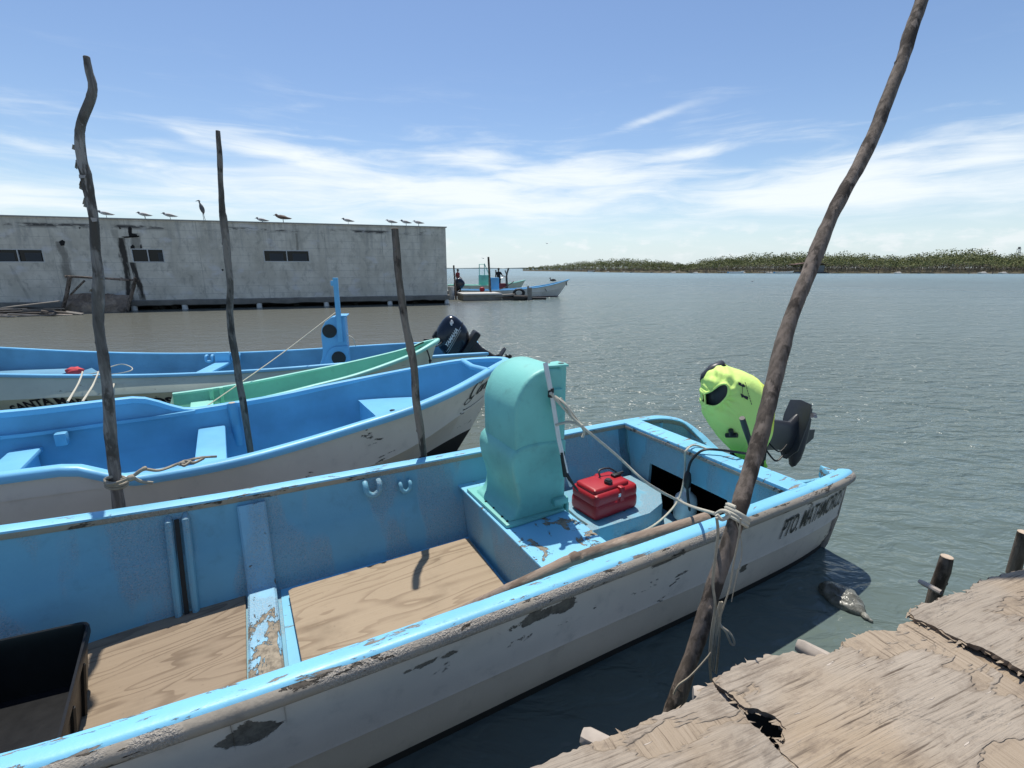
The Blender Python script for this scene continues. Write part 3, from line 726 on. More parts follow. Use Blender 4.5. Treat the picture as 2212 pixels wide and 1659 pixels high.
# ---------------- long blue boat farthest in the row
F4 = Frame(-1.091, 9.204, 12)
def boat4():
    rt = thing('fishing_boat', 'blue boat with pale green white sides and tall blue console, farthest of the moored row', 'boat', F4.o, F4.a)
    st = [(-11.2, .02, 1.30), (-10.8, .22, 1.22), (-10, .55, 1.08), (-9, .86, .93), (-8, 1.0, .81), (-7, 1.0, .715), (-6, .985, .645), (-5, .985, .602), (-4, .968, .592), (-3, .96, .612), (-2, .925, .65), (-1, .862, .687), (-.5, .80, .697), (.0, .74, .70), (.5, .70, .70)]
    hp = hull_parts(st, 5, zk=.33, rk=(1.13, .95), rw=(.92, .4), bow=-1, tip=-11.2, bowlen=3, rake=1, zf=.12, fi=.2, crease=.42)
    hull_build(rt, hp, M['hull4'], M['liner4'], M['bottom'])
    X, HB, ZG, on, of, inn, hy, xs = hp
    g = MB(); g.sweep([(x, -hb, z) for x, hb, z in zip(X, HB, ZG)] + [(.5, y, .70 - .12 * (1 - (y / .7) ** 2)) for y in (-.5, -.25, 0, .25, .5)] + [(x, hb, z) for x, hb, z in zip(X, HB, ZG)][::-1], [(a * .75, b * .75) for a, b in CAP]); g.build('gunwale', M['cap2'], rt, 50)
    t_ = MB(); t_.grid([[(.5, y * k, z - (.12 * (1 - (y / .7) ** 2) if z > .6 else 0)) for y in (-.7, -.5, -.25, 0, .25, .5, .7)] for k, z in ((1, .68), (.95, .3), (.85, -.2))]); t_.build('transom', M['hull2'], rt, 0)
    t_ = MB(); t_.box((-.55, 0, .62), (.16, 1.5, .04), bev=.01); t_.box((-.55, 0, .36), (.04, 1.45, .5)); t_.build('bulkhead', M['cap2'], rt, 40)
    for x in (-4.42, -9.0):
        t_ = MB(); t_.box((x, 0, .42), (.26, 1.6, .05), bev=.02); t_.box((x, .80, .52), (.26, .1, .22), bev=.02)
        t_.build('thwart', M['cap2'], rt, 40)
    for x in (-4.66, -4.19):
        s = MB(); s.tube(cr([(x - .05, .86, .56), (x - .05, .80, .56), (x - .05, .78, .47), (x + .05, .78, .47), (x + .05, .80, .56), (x + .05, .86, .56)], 3), .025, 8); s.build('cleat', M['cap2'], rt, 60)
    # raised floor toward the bow
    t_ = MB(); rows = [[(x, -hb + .2, .42), (x, hb - .2, .42)] for x, hb in zip(X, HB) if -10.4 < x < -6.6]; t_.grid(rows); t_.grid([[(-6.62, -.78, .42), (-6.62, .78, .42)], [(-6.3, -.78, .14), (-6.3, .78, .14)]]); t_.build('foredeck', M['liner4'], rt, 0)
    # console with two black ports and a post
    con = thing('console', None, None); con.parent = rt
    x0, x1 = -2.62, -2.02
    yn, yf = .0, .34
    prof = [(x1, .14), (x1, 1.50), (-2.13, 1.515), (-2.28, 1.48), (-2.40, 1.38), (-2.465, 1.24), (-2.48, 1.08), (-2.48, .82), (-2.49, .62), (-2.53, .45), (-2.62, .33), (-2.66, .14)]
    prof = [(x1, .14), (x1, 1.34), (-2.13, 1.355), (-2.26, 1.33), (-2.37, 1.25), (-2.44, 1.13), (-2.46, 1.0), (-2.455, .72), (-2.48, .58), (-2.54, .44), (-2.66, .34), (-2.70, .14)]
    u = MB(); u.prism(prof, 'y', yn, yf, .02, 2); u.build('console_body', M['console4'], con, 40)
    prof2 = [(-2.0, .14), (-2.0, .80), (-2.2, .80), (-2.3, .77), (-2.37, .70), (-2.41, .6), (-2.46, .48), (-2.54, .40), (-2.6, .14)]
    u = MB(); u.prism(prof2, 'y', yn - .03, yn + .1, .015, 2); u.build('console_base', M['console4'], con, 40)
    u = MB(); u.box((-2.08, .17, 1.352), (.2, .42, .02), bev=.008); u.build('console_lid', M['console4'], con, 40)
    for (x, z, yy) in ((-2.305, 1.08, yn - .004), (-2.18, .58, yn - .034)):
        u = MB(); u.tube([(x, yy + .01, z), (x, yy - .012, z)], .125, 24); u.tube([(x, yy - .012, z), (x, yy - .02, z)], [.105, .08], 20); u.build('port', M['black'], con, 40)
    u = MB(); u.box((-2.12, yn - .04, 1.45), (.085, .07, 1.15), bev=.01); u.box((-2.12, yn - .04, 2.02), (.09, .08, .03), bev=.008); u.box((-2.165, yn - .04, 1.94), (.09, .06, .09), bev=.02); u.build('post', M['console4'], con, 40)
    # arched name and port name on the side
    hull_text(rt, hp, 'SANTA MARIA', -6.72, .09, .17, 0, M['letterdark'], arch=.12, bold=.006, squash=1.05)
    hull_text(rt, hp, 'BARBOSA', -5.44, .10, .19, 0, M['letterdark'], bold=.008, squash=1.25)
    return rt, hp
B4, HP4 = boat4()
# ------------------------------------------------------------------ dock
FD = Frame(.08, 1.23, 21)
def dockmat(name, seed, tint=1.0):
    m, t, b = new_mat(name)
    c = t.map(t.obj(), (1, 1, 1), (seed, seed * 1.7, 0))
    x, y, z = t.xyz(c)
    wob = t.noise(t.map(c, (1.3, 2.2, 1)), 1, 3)
    yy = t.m('ADD', y, t.m('MULTIPLY', wob, .05))
    xx = t.m('ADD', x, t.m('MULTIPLY', wob, .05))
    ga = t.vec(t.m('MULTIPLY', x, 3.0), t.m('MULTIPLY', yy, 95), 0)
    gb = t.vec(t.m('MULTIPLY', xx, 95), t.m('MULTIPLY', y, 3.5), 0)
    fa = t.noise(ga, 1, 5, .62, .25); fb = t.noise(gb, 1, 5, .62, .25)
    pm = t.noise(t.map(c, (.55, 1.5, 1)), 1.9, 5, .6, .15)
    patch = t.ss(pm, .545, .56)
    patch2 = t.ss(t.noise(t.map(c, (1.2, 2.4, 1), (5, 3, 0)), 2.1, 5, .6, .2), .57, .66)
    f = t.n('ShaderNodeMix', data_type='FLOAT', ); t.set(f.inputs[0], patch); t.set(f.inputs[2], fa); t.set(f.inputs[3], fb)
    f = f.outputs[0]
    crack = t.ss(f, .445, .34)
    hi = t.ss(f, .45, .68)
    blot = t.noise(c, 2.2, 5, .6)
    grey = t.mix(blot, (.275 * tint, .228 * tint, .178 * tint, 1), (.42 * tint, .36 * tint, .29 * tint, 1))
    tan = t.mix(blot, (.29 * tint, .22 * tint, .15 * tint, 1), (.40 * tint, .315 * tint, .225 * tint, 1))
    col = t.mix(t.m('MAXIMUM', t.m('MULTIPLY', patch, .8), t.ss(t.noise(c, .8, 4), .48, .66)), grey, tan)
    col = t.mix(t.m('MULTIPLY', hi, .22), col, (.5 * tint, .42 * tint, .33 * tint, 1))
    col = t.mix(t.m('MULTIPLY', crack, t.lerp(t.noise(c, 3.5, 4), .35, .65, .30, .95)), col, (.085, .062, .045, 1))
    stain = t.ss(t.noise(t.map(c, (1, 2.5, 1), (2, 9, 0)), 2.6, 6, .65, .3), .60, .72)
    col = t.mix(t.m('MULTIPLY', stain, .65), col, (.13, .105, .085, 1))
    col = t.mix(t.m('MULTIPLY', t.ss(t.noise(t.map(c, (.7, 1.6, 1), (8, 1, 0)), 4.5, 7, .72, .2), .5, .66), .55), col, (.17, .13, .098, 1))
    # torn border of the delaminated patches
    brd = t.m('MULTIPLY', t.ss(pm, .525, .545), t.ss(pm, .565, .55))
    col = t.mix(t.m('MULTIPLY', brd, .18), col, (.16, .11, .07, 1))
    spl = t.ss(t.noise(t.vec(t.m('MULTIPLY', x, 9), t.m('MULTIPLY', yy, 75), 3), 1, 2, .5), .70, .73)
    col = t.mix(t.m('MULTIPLY', spl, .8), col, (.58, .50, .42, 1))
    h = t.m('ADD', t.m('MULTIPLY', f, 1.0), t.m('ADD', t.m('MULTIPLY', patch, -1.1), t.m('MULTIPLY', t.m('MULTIPLY', patch2, -1), 1.0)))
    h = t.m('ADD', h, t.m('MULTIPLY', spl, .5))
    h = t.m('ADD', h, t.m('MULTIPLY', t.noise(c, 1.1, 2), 4))
    fin(t, b, col, .88, t.bump(h, .9, .008), spec=.2)
    return m
def c5(l): return [((2500 + a / 1.444) * .5486, (1900 + b / 1.444) * .5486) for a, b in l]
def rag(pts, step=.012, amp=.008, seed=0):
    # ragged edge along a polyline of (x, y)
    out = []
    for i in range(len(pts) - 1):
        a = Vector((*pts[i], 0)); b = Vector((*pts[i + 1], 0)); n = max(1, int((b - a).length / step))
        d = (b - a).normalized(); nn = Vector((-d.y, d.x, 0))
        for k in range(n):
            p = a.lerp(b, k / n)
            q = mnoise.noise(p * 14 + Vector((seed, 0, 0))) * 1.2 + mnoise.noise(p * 60 + Vector((seed, 3, 0))) * .8 + (random.random() - .5) * .9
            out.append((p + nn * q * amp)[:2])
    out.append(tuple(pts[-1])); return out
def dock():
    rt = thing('wooden_dock', 'rotting dock deck of weathered plywood sheets with ragged edges and a hole', 'dock', FD.o, FD.a)
    zt = .6
    def L(pxs, z=zt): return [tuple(FD.loc(W(a, b, z))[:2]) for a, b in pxs]
    eA = L([(1100, 1690)] + [(1160, 1650)] + c5([(0, 1390), (70, 1352), (130, 1322), (250, 1275), (345, 1225), (400, 1170), (430, 1138)]))
    seamA = L(c5([(430, 1138), (480, 1205), (560, 1275), (608, 1292), (630, 1335), (680, 1385), (760, 1455), (790, 1505), (850, 1570), (930, 1640)]))
    seamB = L(c5([(445, 1122), (520, 1185), (600, 1255), (625, 1278), (700, 1288), (790, 1328), (855, 1398), (842, 1480), (818, 1502), (862, 1560), (945, 1640)]))
    eB = L(c5([(445, 1122), (560, 1050), (680, 1000), (800, 980), (900, 962), (1000, 985), (1090, 980), (1158, 947), (1180, 905), (1280, 860), (1330, 838), (1400, 840), (1480, 846), (1512, 805), (1590, 788)]))
    seamB2 = L(c5([(1590, 788), (1700, 832), (1800, 902), (1900, 962), (2000, 1032), (2120, 1112), (2225, 1180)]))
    zC = .622
    eC = L(c5([(1560, 740), (1600, 700), (1700, 668), (1820, 630), (1880, 622), (1915, 590), (1960, 560), (2050, 530), (2212, 488), (2420, 420)]), zC)
    seamC = L(c5([(1560, 740), (1590, 772), (1650, 790), (1720, 832), (1830, 880), (1880, 905), (2000, 950), (2100, 1010), (2225, 1075)]), zC)
    def ext(p, q, d):  # continue a seam towards the viewer side
        v = (Vector((*q, 0)) - Vector((*p, 0))).normalized(); r = Vector((*q, 0)) + v * d; return (r.x, r.y)
    A2 = ext(seamA[-2], seamA[-1], 1.9); B2_ = ext(seamB[-2], seamB[-1], 1.9)
    C2 = ext(seamC[-2], seamC[-1], 1.6); D2 = ext(seamB2[-2], seamB2[-1], 1.6)
    mats = [dockmat('weathered_plywood', 0.0), dockmat('weathered_plywood_pale', 4.3, 1.02), dockmat('weathered_plywood_tan', 9.1, .96)]
    edge_m = plain('rotten_ply_edge', (.16, .115, .08, 1), .9, nz=.6, sc=30)
    def sheet(poly, z, mat, th=.022):
        bm = bmesh.new()
        vs = [bm.verts.new((a, b, z)) for a, b in poly]
        f = bm.faces.new(vs)
        r = bmesh.ops.triangulate(bm, faces=[f])
        top = bm.faces[:]
        r = bmesh.ops.extrude_face_region(bm, geom=top)
        nv = [g for g in r['geom'] if isinstance(g, bmesh.types.BMVert)]
        for v in nv:
            v.co.z -= th
            v.co.x += random.uniform(-.006, .006); v.co.y += random.uniform(-.004, .008)
        bm.faces.ensure_lookup_table()
        mb = MB(); mb.bm(bm)
        o = mb.build('deck_sheet', [mat, edge_m], rt, 0)
        for p in o.data.polygons:
            if abs(p.normal.z) < .7: p.material_index = 1
        return o
    pa = rag(eA, .012, .007, 1) + rag(seamA, .012, .007, 2)[1:] + [A2, (-2.2, -2.4), (-2.2, .0), (-.6, .1)]
    sheet(pa, zt, mats[0])
    pb = rag(eB, .012, .009, 3) + rag(seamB2, .012, .006, 4)[1:] + [D2] + [B2_] + rag(seamB, .012, .009, 5)[::-1][:-1]
    sheet(pb, zt, mats[1])
    pc = rag(seamC, .012, .01, 6)[::-1] + rag(eC, .012, .010, 7)[1:] + [(5.4, .35), (5.4, -2.4), C2]
    sheet(pc, zC, mats[2])
    # board showing in the gap between the two right hand sheets
    u = MB(); g0 = FD.loc(W(*c5([(1800, 905)])[0], .58)); g1 = FD.loc(W(*c5([(2212, 1160)])[0], .58)); v = (g1 - g0); n_ = Vector((-v.y, v.x, 0)).normalized() * .05
    u.add([g0 + n_, g0 - n_, g0 + v * 2 - n_, g0 + v * 2 + n_], [(0, 1, 2, 3)]); u.build('gap_board', mats[0], rt, 0)
    # splintered layers along the rotten edges
    u = MB()
    for e, z, k in ((seamC, zC, 16), (eB, zt, 14), (seamB, zt, 22), (eC, zC, 20), (eA, zt, 8), (seamA, zt, 14)):
        for _ in range(k):
            i = random.randrange(len(e) - 1); q = random.random()
            p = Vector((e[i][0] * (1 - q) + e[i + 1][0] * q, e[i][1] * (1 - q) + e[i + 1][1] * q, z - .004 - random.random() * .012))
            l = random.uniform(.012, .045); w = random.uniform(.003, .009); a = random.gauss(0, .35) + (math.pi / 2 if random.random() < .25 else 0)
            d = Vector((math.cos(a), math.sin(a), random.uniform(-.12, .16))); s_ = Vector((-d.y, d.x, 0)) * w
            u.add([p - d * l - s_ * .3, p - d * l + s_ * .3, p + s_, p + d * l * .8, p - s_], [(0, 4, 2, 1), (4, 3, 2)])
    tag(u.build('splinters', mats[1], rt, 0), kind='stuff')
    # joist ends poking out beyond the deck
    def stub(a, b, r, z, mat=M['pale_chunk'], back=.55):
        pa_ = FD.loc(W(*a, z)); pb_ = FD.loc(W(*b, z)); d = (pb_ - pa_).normalized()
        u = MB(); u.tube([pa_, pa_ + d * .02, pa_ + d * .1, pb_ + d * back], [r * .8, r, r * 1.05, r], 9, jit=.10); u.build('joist', mat, rt, 40)
    stub((1722, 1392), (1770, 1418), .034, .545, back=.1)
    stub((1258, 1588), (1308, 1612), .034, .545, back=.1)
    stub((1497, 1500), (1545, 1510), .036, .54, back=.1)
    stub((1985, 1255), (2010, 1268), .014, .60, back=.0)
    u = MB(); u.add([(-2, -.14, .47), (.25, -.1, .47), (.5, .03, .47), (1.5, .05, .47), (3.4, .03, .47), (5, -.1, .47), (5, -2.4, .47), (-2, -2.4, .47)], [list(range(8))]); u.build('under_deck_shade', M['bottom'], rt, 0)  # added dark sheet standing in for the deep shade below the deck
    # bearers and legs under the deck
    u = MB()
    for x in (-1.3, .3, 1.9, 3.5): u.box((x, -1.15, .545), (.1, 2.1, .06))
    u.build('bearer', M['poledark'], rt, 0)
    return rt
dock()
def post(name, label, cat, pts, rad, mat, group=None, n=10, jit=.05, top=None, knots=()):
    o = MB(); o.tube(pts, rad, n, jit=jit)
    if top: o.cur = 1; t_ = Vector(pts[0]); d = (Vector(pts[0]) - Vector(pts[1])).normalized(); o.tube([t_ + d * .001, t_ + d * .004], [rad[0] * .97, rad[0] * .9], n); o.cur = 0
    for p, r in knots: o.ball(p, (r, r, r * 1.6), 1, jit=.3)
    b = o.build(name, [mat, top or mat], None, 50)
    return tag(b, label, cat, group)
def pole(label, pxs, Y, w, mat, extra=(), dz=-.9, flakes=0):
    # pxs: centre line in photo pixels from the top down, Y: depth (number or per point list), w: pixel width(s)
    pts, rad = [], []
    for i, (a, b) in enumerate(pxs):
        y = Y[i] if hasattr(Y, '__len__') else Y
        ww = w[i] if hasattr(w, '__len__') else w
        pts.append(YP(a, b, y)); r = ray(a, b); rad.append(ww / 2 / FP * (pts[-1] - CO).length / math.sqrt(1 + ((a - 1106) / FP) ** 2 + ((b - 829.5) / FP) ** 2) / math.sqrt(1 + ((a - 1106) / FP) ** 2))
    d = pts[-1] - pts[-2]
    pts.append(pts[-1] + d * ((dz - pts[-1].z) / d.z)); rad.append(rad[-1])
    P = cr(pts, 5); Rr = crs(rad, 5)
    # small crookedness
    for i, p in enumerate(P):
        k = Rr[min(i, len(Rr) - 1)]
        p.x += mnoise.noise(p * 3.1) * k * .35
        Rr[i] *= 1 + .13 * mnoise.noise(p * 6 + Vector((5, 1, 2)))
    mb = MB(); mb.tube(P, Rr, 12, jit=.045)
    mb.cur = 1; d0 = (P[0] - P[1]).normalized(); mb.tube([P[0] + d0 * .001, P[0] + d0 * .003], [Rr[0] * .95, Rr[0] * .9], 12); mb.cur = 0
    for k, f in enumerate(extra):
        i = min(int(f * len(P)), len(P) - 1); a = random.uniform(2.6, 6.8)
        off = Vector((math.cos(a), math.sin(a), 0)) * Rr[i] * .8
        mb.ball(P[i] + off, (Rr[i] * .42, Rr[i] * .42, Rr[i] * .6), 1, jit=.4)
    mb.cur = 2
    for _ in range(flakes):
        i = random.randrange(int(len(P) * .22), int(len(P) * .62)); a = random.uniform(3.0, 6.4)
        o = Vector((math.cos(a), math.sin(a), 0)); s_ = Vector((-o.y, o.x, 0)); c_ = P[i] + o * Rr[i] * 1.02 + Vector((0, 0, random.uniform(-.05, .05)))
        l = random.uniform(.012, .035); w_ = random.uniform(.008, .018)
        mb.add([c_ - s_ * w_, c_ + s_ * w_, c_ + s_ * w_ * .8 + o * random.uniform(.004, .02) - Vector((0, 0, l)), c_ - s_ * w_ * .7 + o * .012 - Vector((0, 0, l * 1.2))], [(0, 1, 2, 3)])
    o = mb.build('mooring_pole', [mat, M['cut'], M['pale_chunk']], None, 50)
    return tag(o, label, 'pole', 'mooring poles between the boats')
pole('tall grey mooring pole with wavy crooked top, leftmost of the row', [(187, 123), (193, 155), (201, 185), (196, 215), (176, 262), (171, 300), (178, 350), (185, 375), (193, 420), (203, 480), (206, 540), (211, 590), (211, 640), (214, 700), (224, 770), (233, 850), (238, 930), (245, 1000), (251, 1060), (255, 1090)], 2.95, [17, 20, 21, 23, 24, 24, 25, 28, 27, 24, 24, 27, 29, 27, 27, 27, 29, 28, 29, 29], M['pole'], (.2, .3, .5, .56, .68), flakes=12)
pole('thin dark mooring pole before the long building, second from the left', [(471, 283), (474, 330), (477, 400), (480, 452), (484, 480), (492, 560), (497, 620), (497, 680), (505, 750), (516, 810), (525, 867)], 4.55, [10, 12, 12, 14, 17, 16, 15, 16, 16, 16, 15], M['poledark'], (.35, .42, .6))
pole('short mooring pole with pale cut top standing before the script lettered bow', [(852, 494), (856, 540), (861, 590), (868, 640), (877, 700), (887, 755), (894, 800), (899, 860), (908, 930), (915, 985)], 3.55, [15, 16, 16, 17, 16, 17, 16, 17, 16, 15], M['poledark'], (.1, .35, .5, .8))
pole('longest mooring pole, leaning right beside the nearest boat and leaving the top of the frame', [(2003, -40), (1985, 20), (1962, 90), (1935, 170), (1900, 262), (1862, 345), (1828, 405), (1795, 470), (1765, 540), (1742, 600), (1718, 665), (1698, 720), (1682, 780), (1665, 860), (1648, 930), (1628, 1000), (1608, 1065), (1590, 1120), (1560, 1215), (1530, 1305), (1500, 1400), (1472, 1480), (1455, 1530)],
     [3.35, 3.28, 3.21, 3.12, 3.02, 2.93, 2.87, 2.80, 2.72, 2.66, 2.59, 2.53, 2.465, 2.38, 2.305, 2.23, 2.16, 2.10, 2.04, 1.99, 1.94, 1.90, 1.88], [34, 34, 34, 32, 33, 34, 33, 34, 38, 35, 35, 36, 38, 38, 38, 39, 38, 37, 38, 37, 37, 38, 38], M['poledark'], (.12, .3, .36, .55, .78, .82))
p = W(2046, 1203, .47); p = YP(2046, 1203, 2.75)
post('wooden_stake', 'short dark stake standing in the water beyond the dock edge', 'stake', [p, p + Vector((-.005, 0, -.1)), p + Vector((-.02, .0, -.25)), p + Vector((-.035, 0, -1.2))], [.036, .04, .038, .04], M['poledark'], top=M['cut'], knots=[(p + Vector((.035, 0, -.2)), .012)])
p = YP(2213, 1150, 3.1)
post('wooden_stake', 'stake at the right frame edge beside the loose plank ends', 'stake', [p, p + Vector((0, 0, -.3)), p + Vector((0, 0, -1.3))], [.04, .042, .042], M['poledark'], top=M['cut'])
# ------------------------------------------------------------------ things in the near boat
def b1o(l): return F1.out(l)
def local_obj(mb, name, mat, label, cat, smooth=35, group=None, fr=F1):
    o = mb.build(name, mat, None, smooth)
    o.location = fr.o; o.rotation_euler = (0, 0, fr.a)
    return tag(o, label, cat, group)
def wavy_sheet(poly, z, th, rot=0):
    mb = MB(); mb.prism(poly, 'z', z, z + th, .002, 1); return mb
local_obj(wavy_sheet([(-4.98, .68), (-3.905, .70), (-3.895, -.62), (-4.98, -.62)], .104, .014), 'plywood_sheet', M['ply'], 'brown streaky plywood floor sheet beside the black crate', 'plywood', 0)
local_obj(wavy_sheet([(-3.655, .575), (-3.63, .59), (-2.40, .60), (-2.365, .585), (-2.40, -.62), (-3.62, -.62)], .128, .016), 'plywood_sheet', M['ply2'], 'paler knotty plywood floor sheet in front of the console box', 'plywood', 0)
# driftwood stick across the seat
sp = [F1.px(885, 1378, 'z', .165), F1.px(1000, 1318, 'z', .33), F1.px(1100, 1272, 'z', .50), F1.px(1200, 1225, 'z', .557), F1.px(1240, 1208, 'z', .57), F1.px(1330, 1177, 'z', .58), F1.px(1430, 1148, 'z', .60), F1.px(1528, 1120, 'z', .63)]
mb = MB(); P = cr(sp, 5); mb.tube(P, [.027 + .014 * i / len(P) + .003 * mnoise.noise(Vector((i * .21, 0, 0))) for i in range(len(P))], 10, jit=.05)
mb.ball(P[20] + Vector((0, -.01, .02)), (.05, .034, .03), 2, jit=.5)
mb.cur = 1; d0 = (P[-1] - P[-2]).normalized(); mb.tube([P[-1] + d0 * .001, P[-1] + d0 * .004], [.040, .037], 10); mb.cur = 0
local_obj(mb, 'driftwood_stick', [M['stick'], M['cut']], 'long crooked bare branch resting across the seat of the nearest boat', 'branch', 50)
# black crate
def crate():
    rt = thing('crate', 'big black plastic crate standing in the near boat at the left frame edge', 'crate', F1.o, F1.a)
    zb_, zt_ = .122, .44
    a = [(-4.575, .36), (-4.49, -.50), (-5.20, -.57), (-5.27, .44)]
    cx = sum(p[0] for p in a) / 4; cy = sum(p[1] for p in a) / 4
    def ring(k, z): return [(cx + (x - cx) * k, cy + (y - cy) * k, z) for x, y in a]
    def rr(pts, r=.05, n=4):
        out = []
        for i in range(4):
            p = Vector(pts[i]); q0 = Vector(pts[i - 1]); q1 = Vector(pts[(i + 1) % 4])
            d0 = (q0 - p).normalized() * r; d1 = (q1 - p).normalized() * r
            for k in range(n + 1):
                t_ = k / n; out.append((p + d0) * (1 - t_) ** 2 + p * 2 * t_ * (1 - t_) + (p + d1) * t_ * t_)
        return out
    u = MB(); u.grid([rr(ring(k, z)) for k, z in ((.88, zb_), (.985, zt_ - .05), (1.0, zt_ - .045), (1.02, zt_ - .04), (1.02, zt_ - .01), (1.015, zt_), (.985, zt_), (.975, zt_ - .012), (.96, zt_ - .06), (.85, zb_ + .02))], True)
    f = rr(ring(.85, zb_ + .02)); u.add(f, [list(range(len(f)))])
    u.build('crate_body', M['blackplastic'], rt, 40)
    u = MB()
    for q in (.3, .62):
        u = MB()
        for i in (0,):
            p0 = Vector(ring(.995, zt_ - .06)[i]); p1 = Vector(ring(.995, zt_ - .06)[i + 1]); b0 = Vector(ring(.9, zb_)[i]); b1 = Vector(ring(.9, zb_)[i + 1])
            u.tube([p0.lerp(p1, q), b0.lerp(b1, q)], .012, 6)
        u.build('crate_rib', M['blackplastic'], rt, 40)
    return rt
crate()
# red fuel can
def fuel_can():
    rt = thing('fuel_can', 'red plastic fuel can with black cap on the bench behind the console', 'fuel can', F1.out((-1.29, .27, .287)), F1.a + R(4))
    rt.scale = (.93, .93, .90)
    u = MB()
    u.box((0, 0, .075), (.50, .33, .15), bev=.045); u.box((0, 0, .175), (.492, .322, .13), bev=.045)
    u.box((-.03, 0, .245), (.40, .25, .06), bev=.028)
    u.box((.05, 0, .185), (.05, .336, .14), bev=.012)
    u.build('can_body', M['red'], rt, 60)
    u = MB(); u.tube([(-.03, -.07, .27), (-.03, -.07, .30)], [.036, .036], 16); u.tube([(-.03, -.07, .30), (-.03, -.07, .312)], [.03, .026], 16); u.build('cap', M['black'], rt, 50)
    u = MB(); u.box((.13, .0, .285), (.09, .05, .03), bev=.01); u.tube([(.10, 0, .29), (.2, -.01, .30)], .012, 8)
    u.tube(cr([(.16, 0, .29), (.10, .06, .335), (.0, .08, .33), (-.02, .04, .285)], 5), .008, 6); u.build('hose_fitting', M['black'], rt, 50)
    u = MB(); u.box((.02, -.1655, .185), (.03, .002, .03)); u.build('label_sticker', M['white'], rt, 0)
    return rt
fuel_can()
# white jug inside the locker
def jug():
    u = MB(); r = [(0, .0), (.085, .0), (.095, .02), (.095, .15), (.085, .20), (.05, .235), (.03, .25), (.03, .285), (0, .287)]
    rows = [[(q * math.cos(2 * math.pi * k / 18), q * math.sin(2 * math.pi * k / 18), z) for k in range(18)] for q, z in r]
    u.grid(rows, True)
    o = u.build('plastic_jug', M['jug'], None, 50); o.location = F1.out(Vector(F1.px(1478, 1118, 'z', .115))); tag(o, 'greyish white plastic jug standing in the dark stern locker opening', 'jug')
jug()
# cable and hoses
def line(name, pts, r, mat, label, cat, n=6, group=None, knots=(), sub=5, extra=()):
    mb = MB(); mb.tube(cr(pts, sub), r, n)
    for e in extra: mb.tube(cr(e, sub), r, n)
    for c_, q in knots: mb.ball(c_, q, 2, jit=.35)
    return tag(mb.build(name, mat, None, 60), label, cat, group)
def O(l): return F1.out(l)
def PX(a, b, ax, v): return F1.out(F1.px(a, b, ax, v))
line('cable', [PX(1225, 1100, 'z', .50), PX(1255, 1125, 'z', .33), PX(1300, 1148, 'z', .20), PX(1350, 1156, 'z', .16), PX(1400, 1142, 'z', .18), PX(1440, 1112, 'z', .24), PX(1466, 1078, 'z', .34), PX(1478, 1035, 'x', -.66), PX(1480, 995, 'x', -.65), PX(1481, 975, 'z', .775), PX(1500, 962, 'z', .775), PX(1535, 974, 'z', .74), PX(1580, 1000, 'z', .62)], .0085, M['rope'], 'thin white cable looping from the console over the stern board', 'cable')
hose_pts = [PX(1650, 985, 'x', .12), PX(1600, 978, 'z', .80), PX(1555, 972, 'z', .80), PX(1520, 972, 'z', .79), PX(1497, 990, 'x', -.66), PX(1487, 1015, 'x', -.68), PX(1485, 1060, 'x', -.68), PX(1488, 1090, 'x', -.66), PX(1492, 1118, 'z', .13)]
hose = line('fuel_hose', hose_pts, .011, M['black'], 'black fuel hose with primer bulb hanging over the stern board', 'hose')
mb = MB(); b0 = PX(1486, 1018, 'x', -.68); b1 = PX(1484, 1056, 'x', -.68); mb.tube([b0, b0.lerp(b1, .15), b0.lerp(b1, .5), b0.lerp(b1, .85), b1], [.012, .026, .032, .026, .012], 12); bulb = mb.build('primer_bulb', M['black'], hose, 60)
line('fuel_hose', [PX(1345, 1100, 'z', .30), PX(1362, 1118, 'z', .22), PX(1380, 1140, 'z', .135), PX(1392, 1152, 'z', .13)], .010, M['black'], 'short black hose running down from the red fuel can', 'hose')
# twin white rods with black tape tied to the console side
def rods():
    y = .025
    a = PX(1178, 783, 'y', y - .01); a.z += .0
    pts = [PX(1178, 784, 'y', .03), PX(1184, 815, 'y', .0), PX(1190, 848, 'y', .0), PX(1198, 900, 'y', .0), PX(1206, 950, 'y', -.01), PX(1214, 985, 'y', -.02), PX(1222, 1020, 'y', -.03), PX(1233, 1050, 'y', -.03)]
    rt = thing('white_rod', 'white rods bound with black tape tied up the side of the teal console', 'rod', pts[0])
    inv = Matrix.Translation(-pts[0])
    u = MB(); u.tube(pts[:3], .016, 8); u.tube(pts[2:], .011, 8); u.tube([p + Vector((.012, -.008, 0)) for p in pts[2:7]], .007, 6); u.build('rod', M['white'], rt, 60, inv)
    for i, j, r in ((2, 2, .02), (5, 6, .017)):
        u = MB(); u.tube([pts[i] + Vector((0, 0, .03)), pts[j] - Vector((0, 0, .03))], r, 8); u.build('tape', M['black'], rt, 60, inv)
    u = MB(); u.tube(cr([pts[6], pts[6] + Vector((.03, -.02, -.05)), pts[7] + Vector((.05, -.02, -.03))], 4), [.012] * 5 + [.009] * 3 + [.003], 6); u.build('tape_tail', M['black'], rt, 60, inv)
rods()
kD = YP(1591, 1116, 2.10)
tie = PX(1190, 850, 'y', -.02)
t2 = PX(1256, 920, 'y', -.10)
mid = tie.lerp(kD, .5) - Vector((0, 0, .03))
def coil(c, ax, r, turns, pitch, n=14, tilt=0.):
    ax = ax.normalized(); a = ax.cross(Vector((0, 1, .2))).normalized(); b = ax.cross(a)
    return [c + ax * (pitch * (i / n)) + (a * math.cos(2 * math.pi * i / n) + b * math.sin(2 * math.pi * i / n)) * r + ax * tilt * math.cos(2 * math.pi * i / n) for i in range(int(turns * n) + 1)]
axD = (YP(1608, 1065, 2.13) - YP(1560, 1215, 2.04))
h1 = YP(1568, 1190, 2.0)
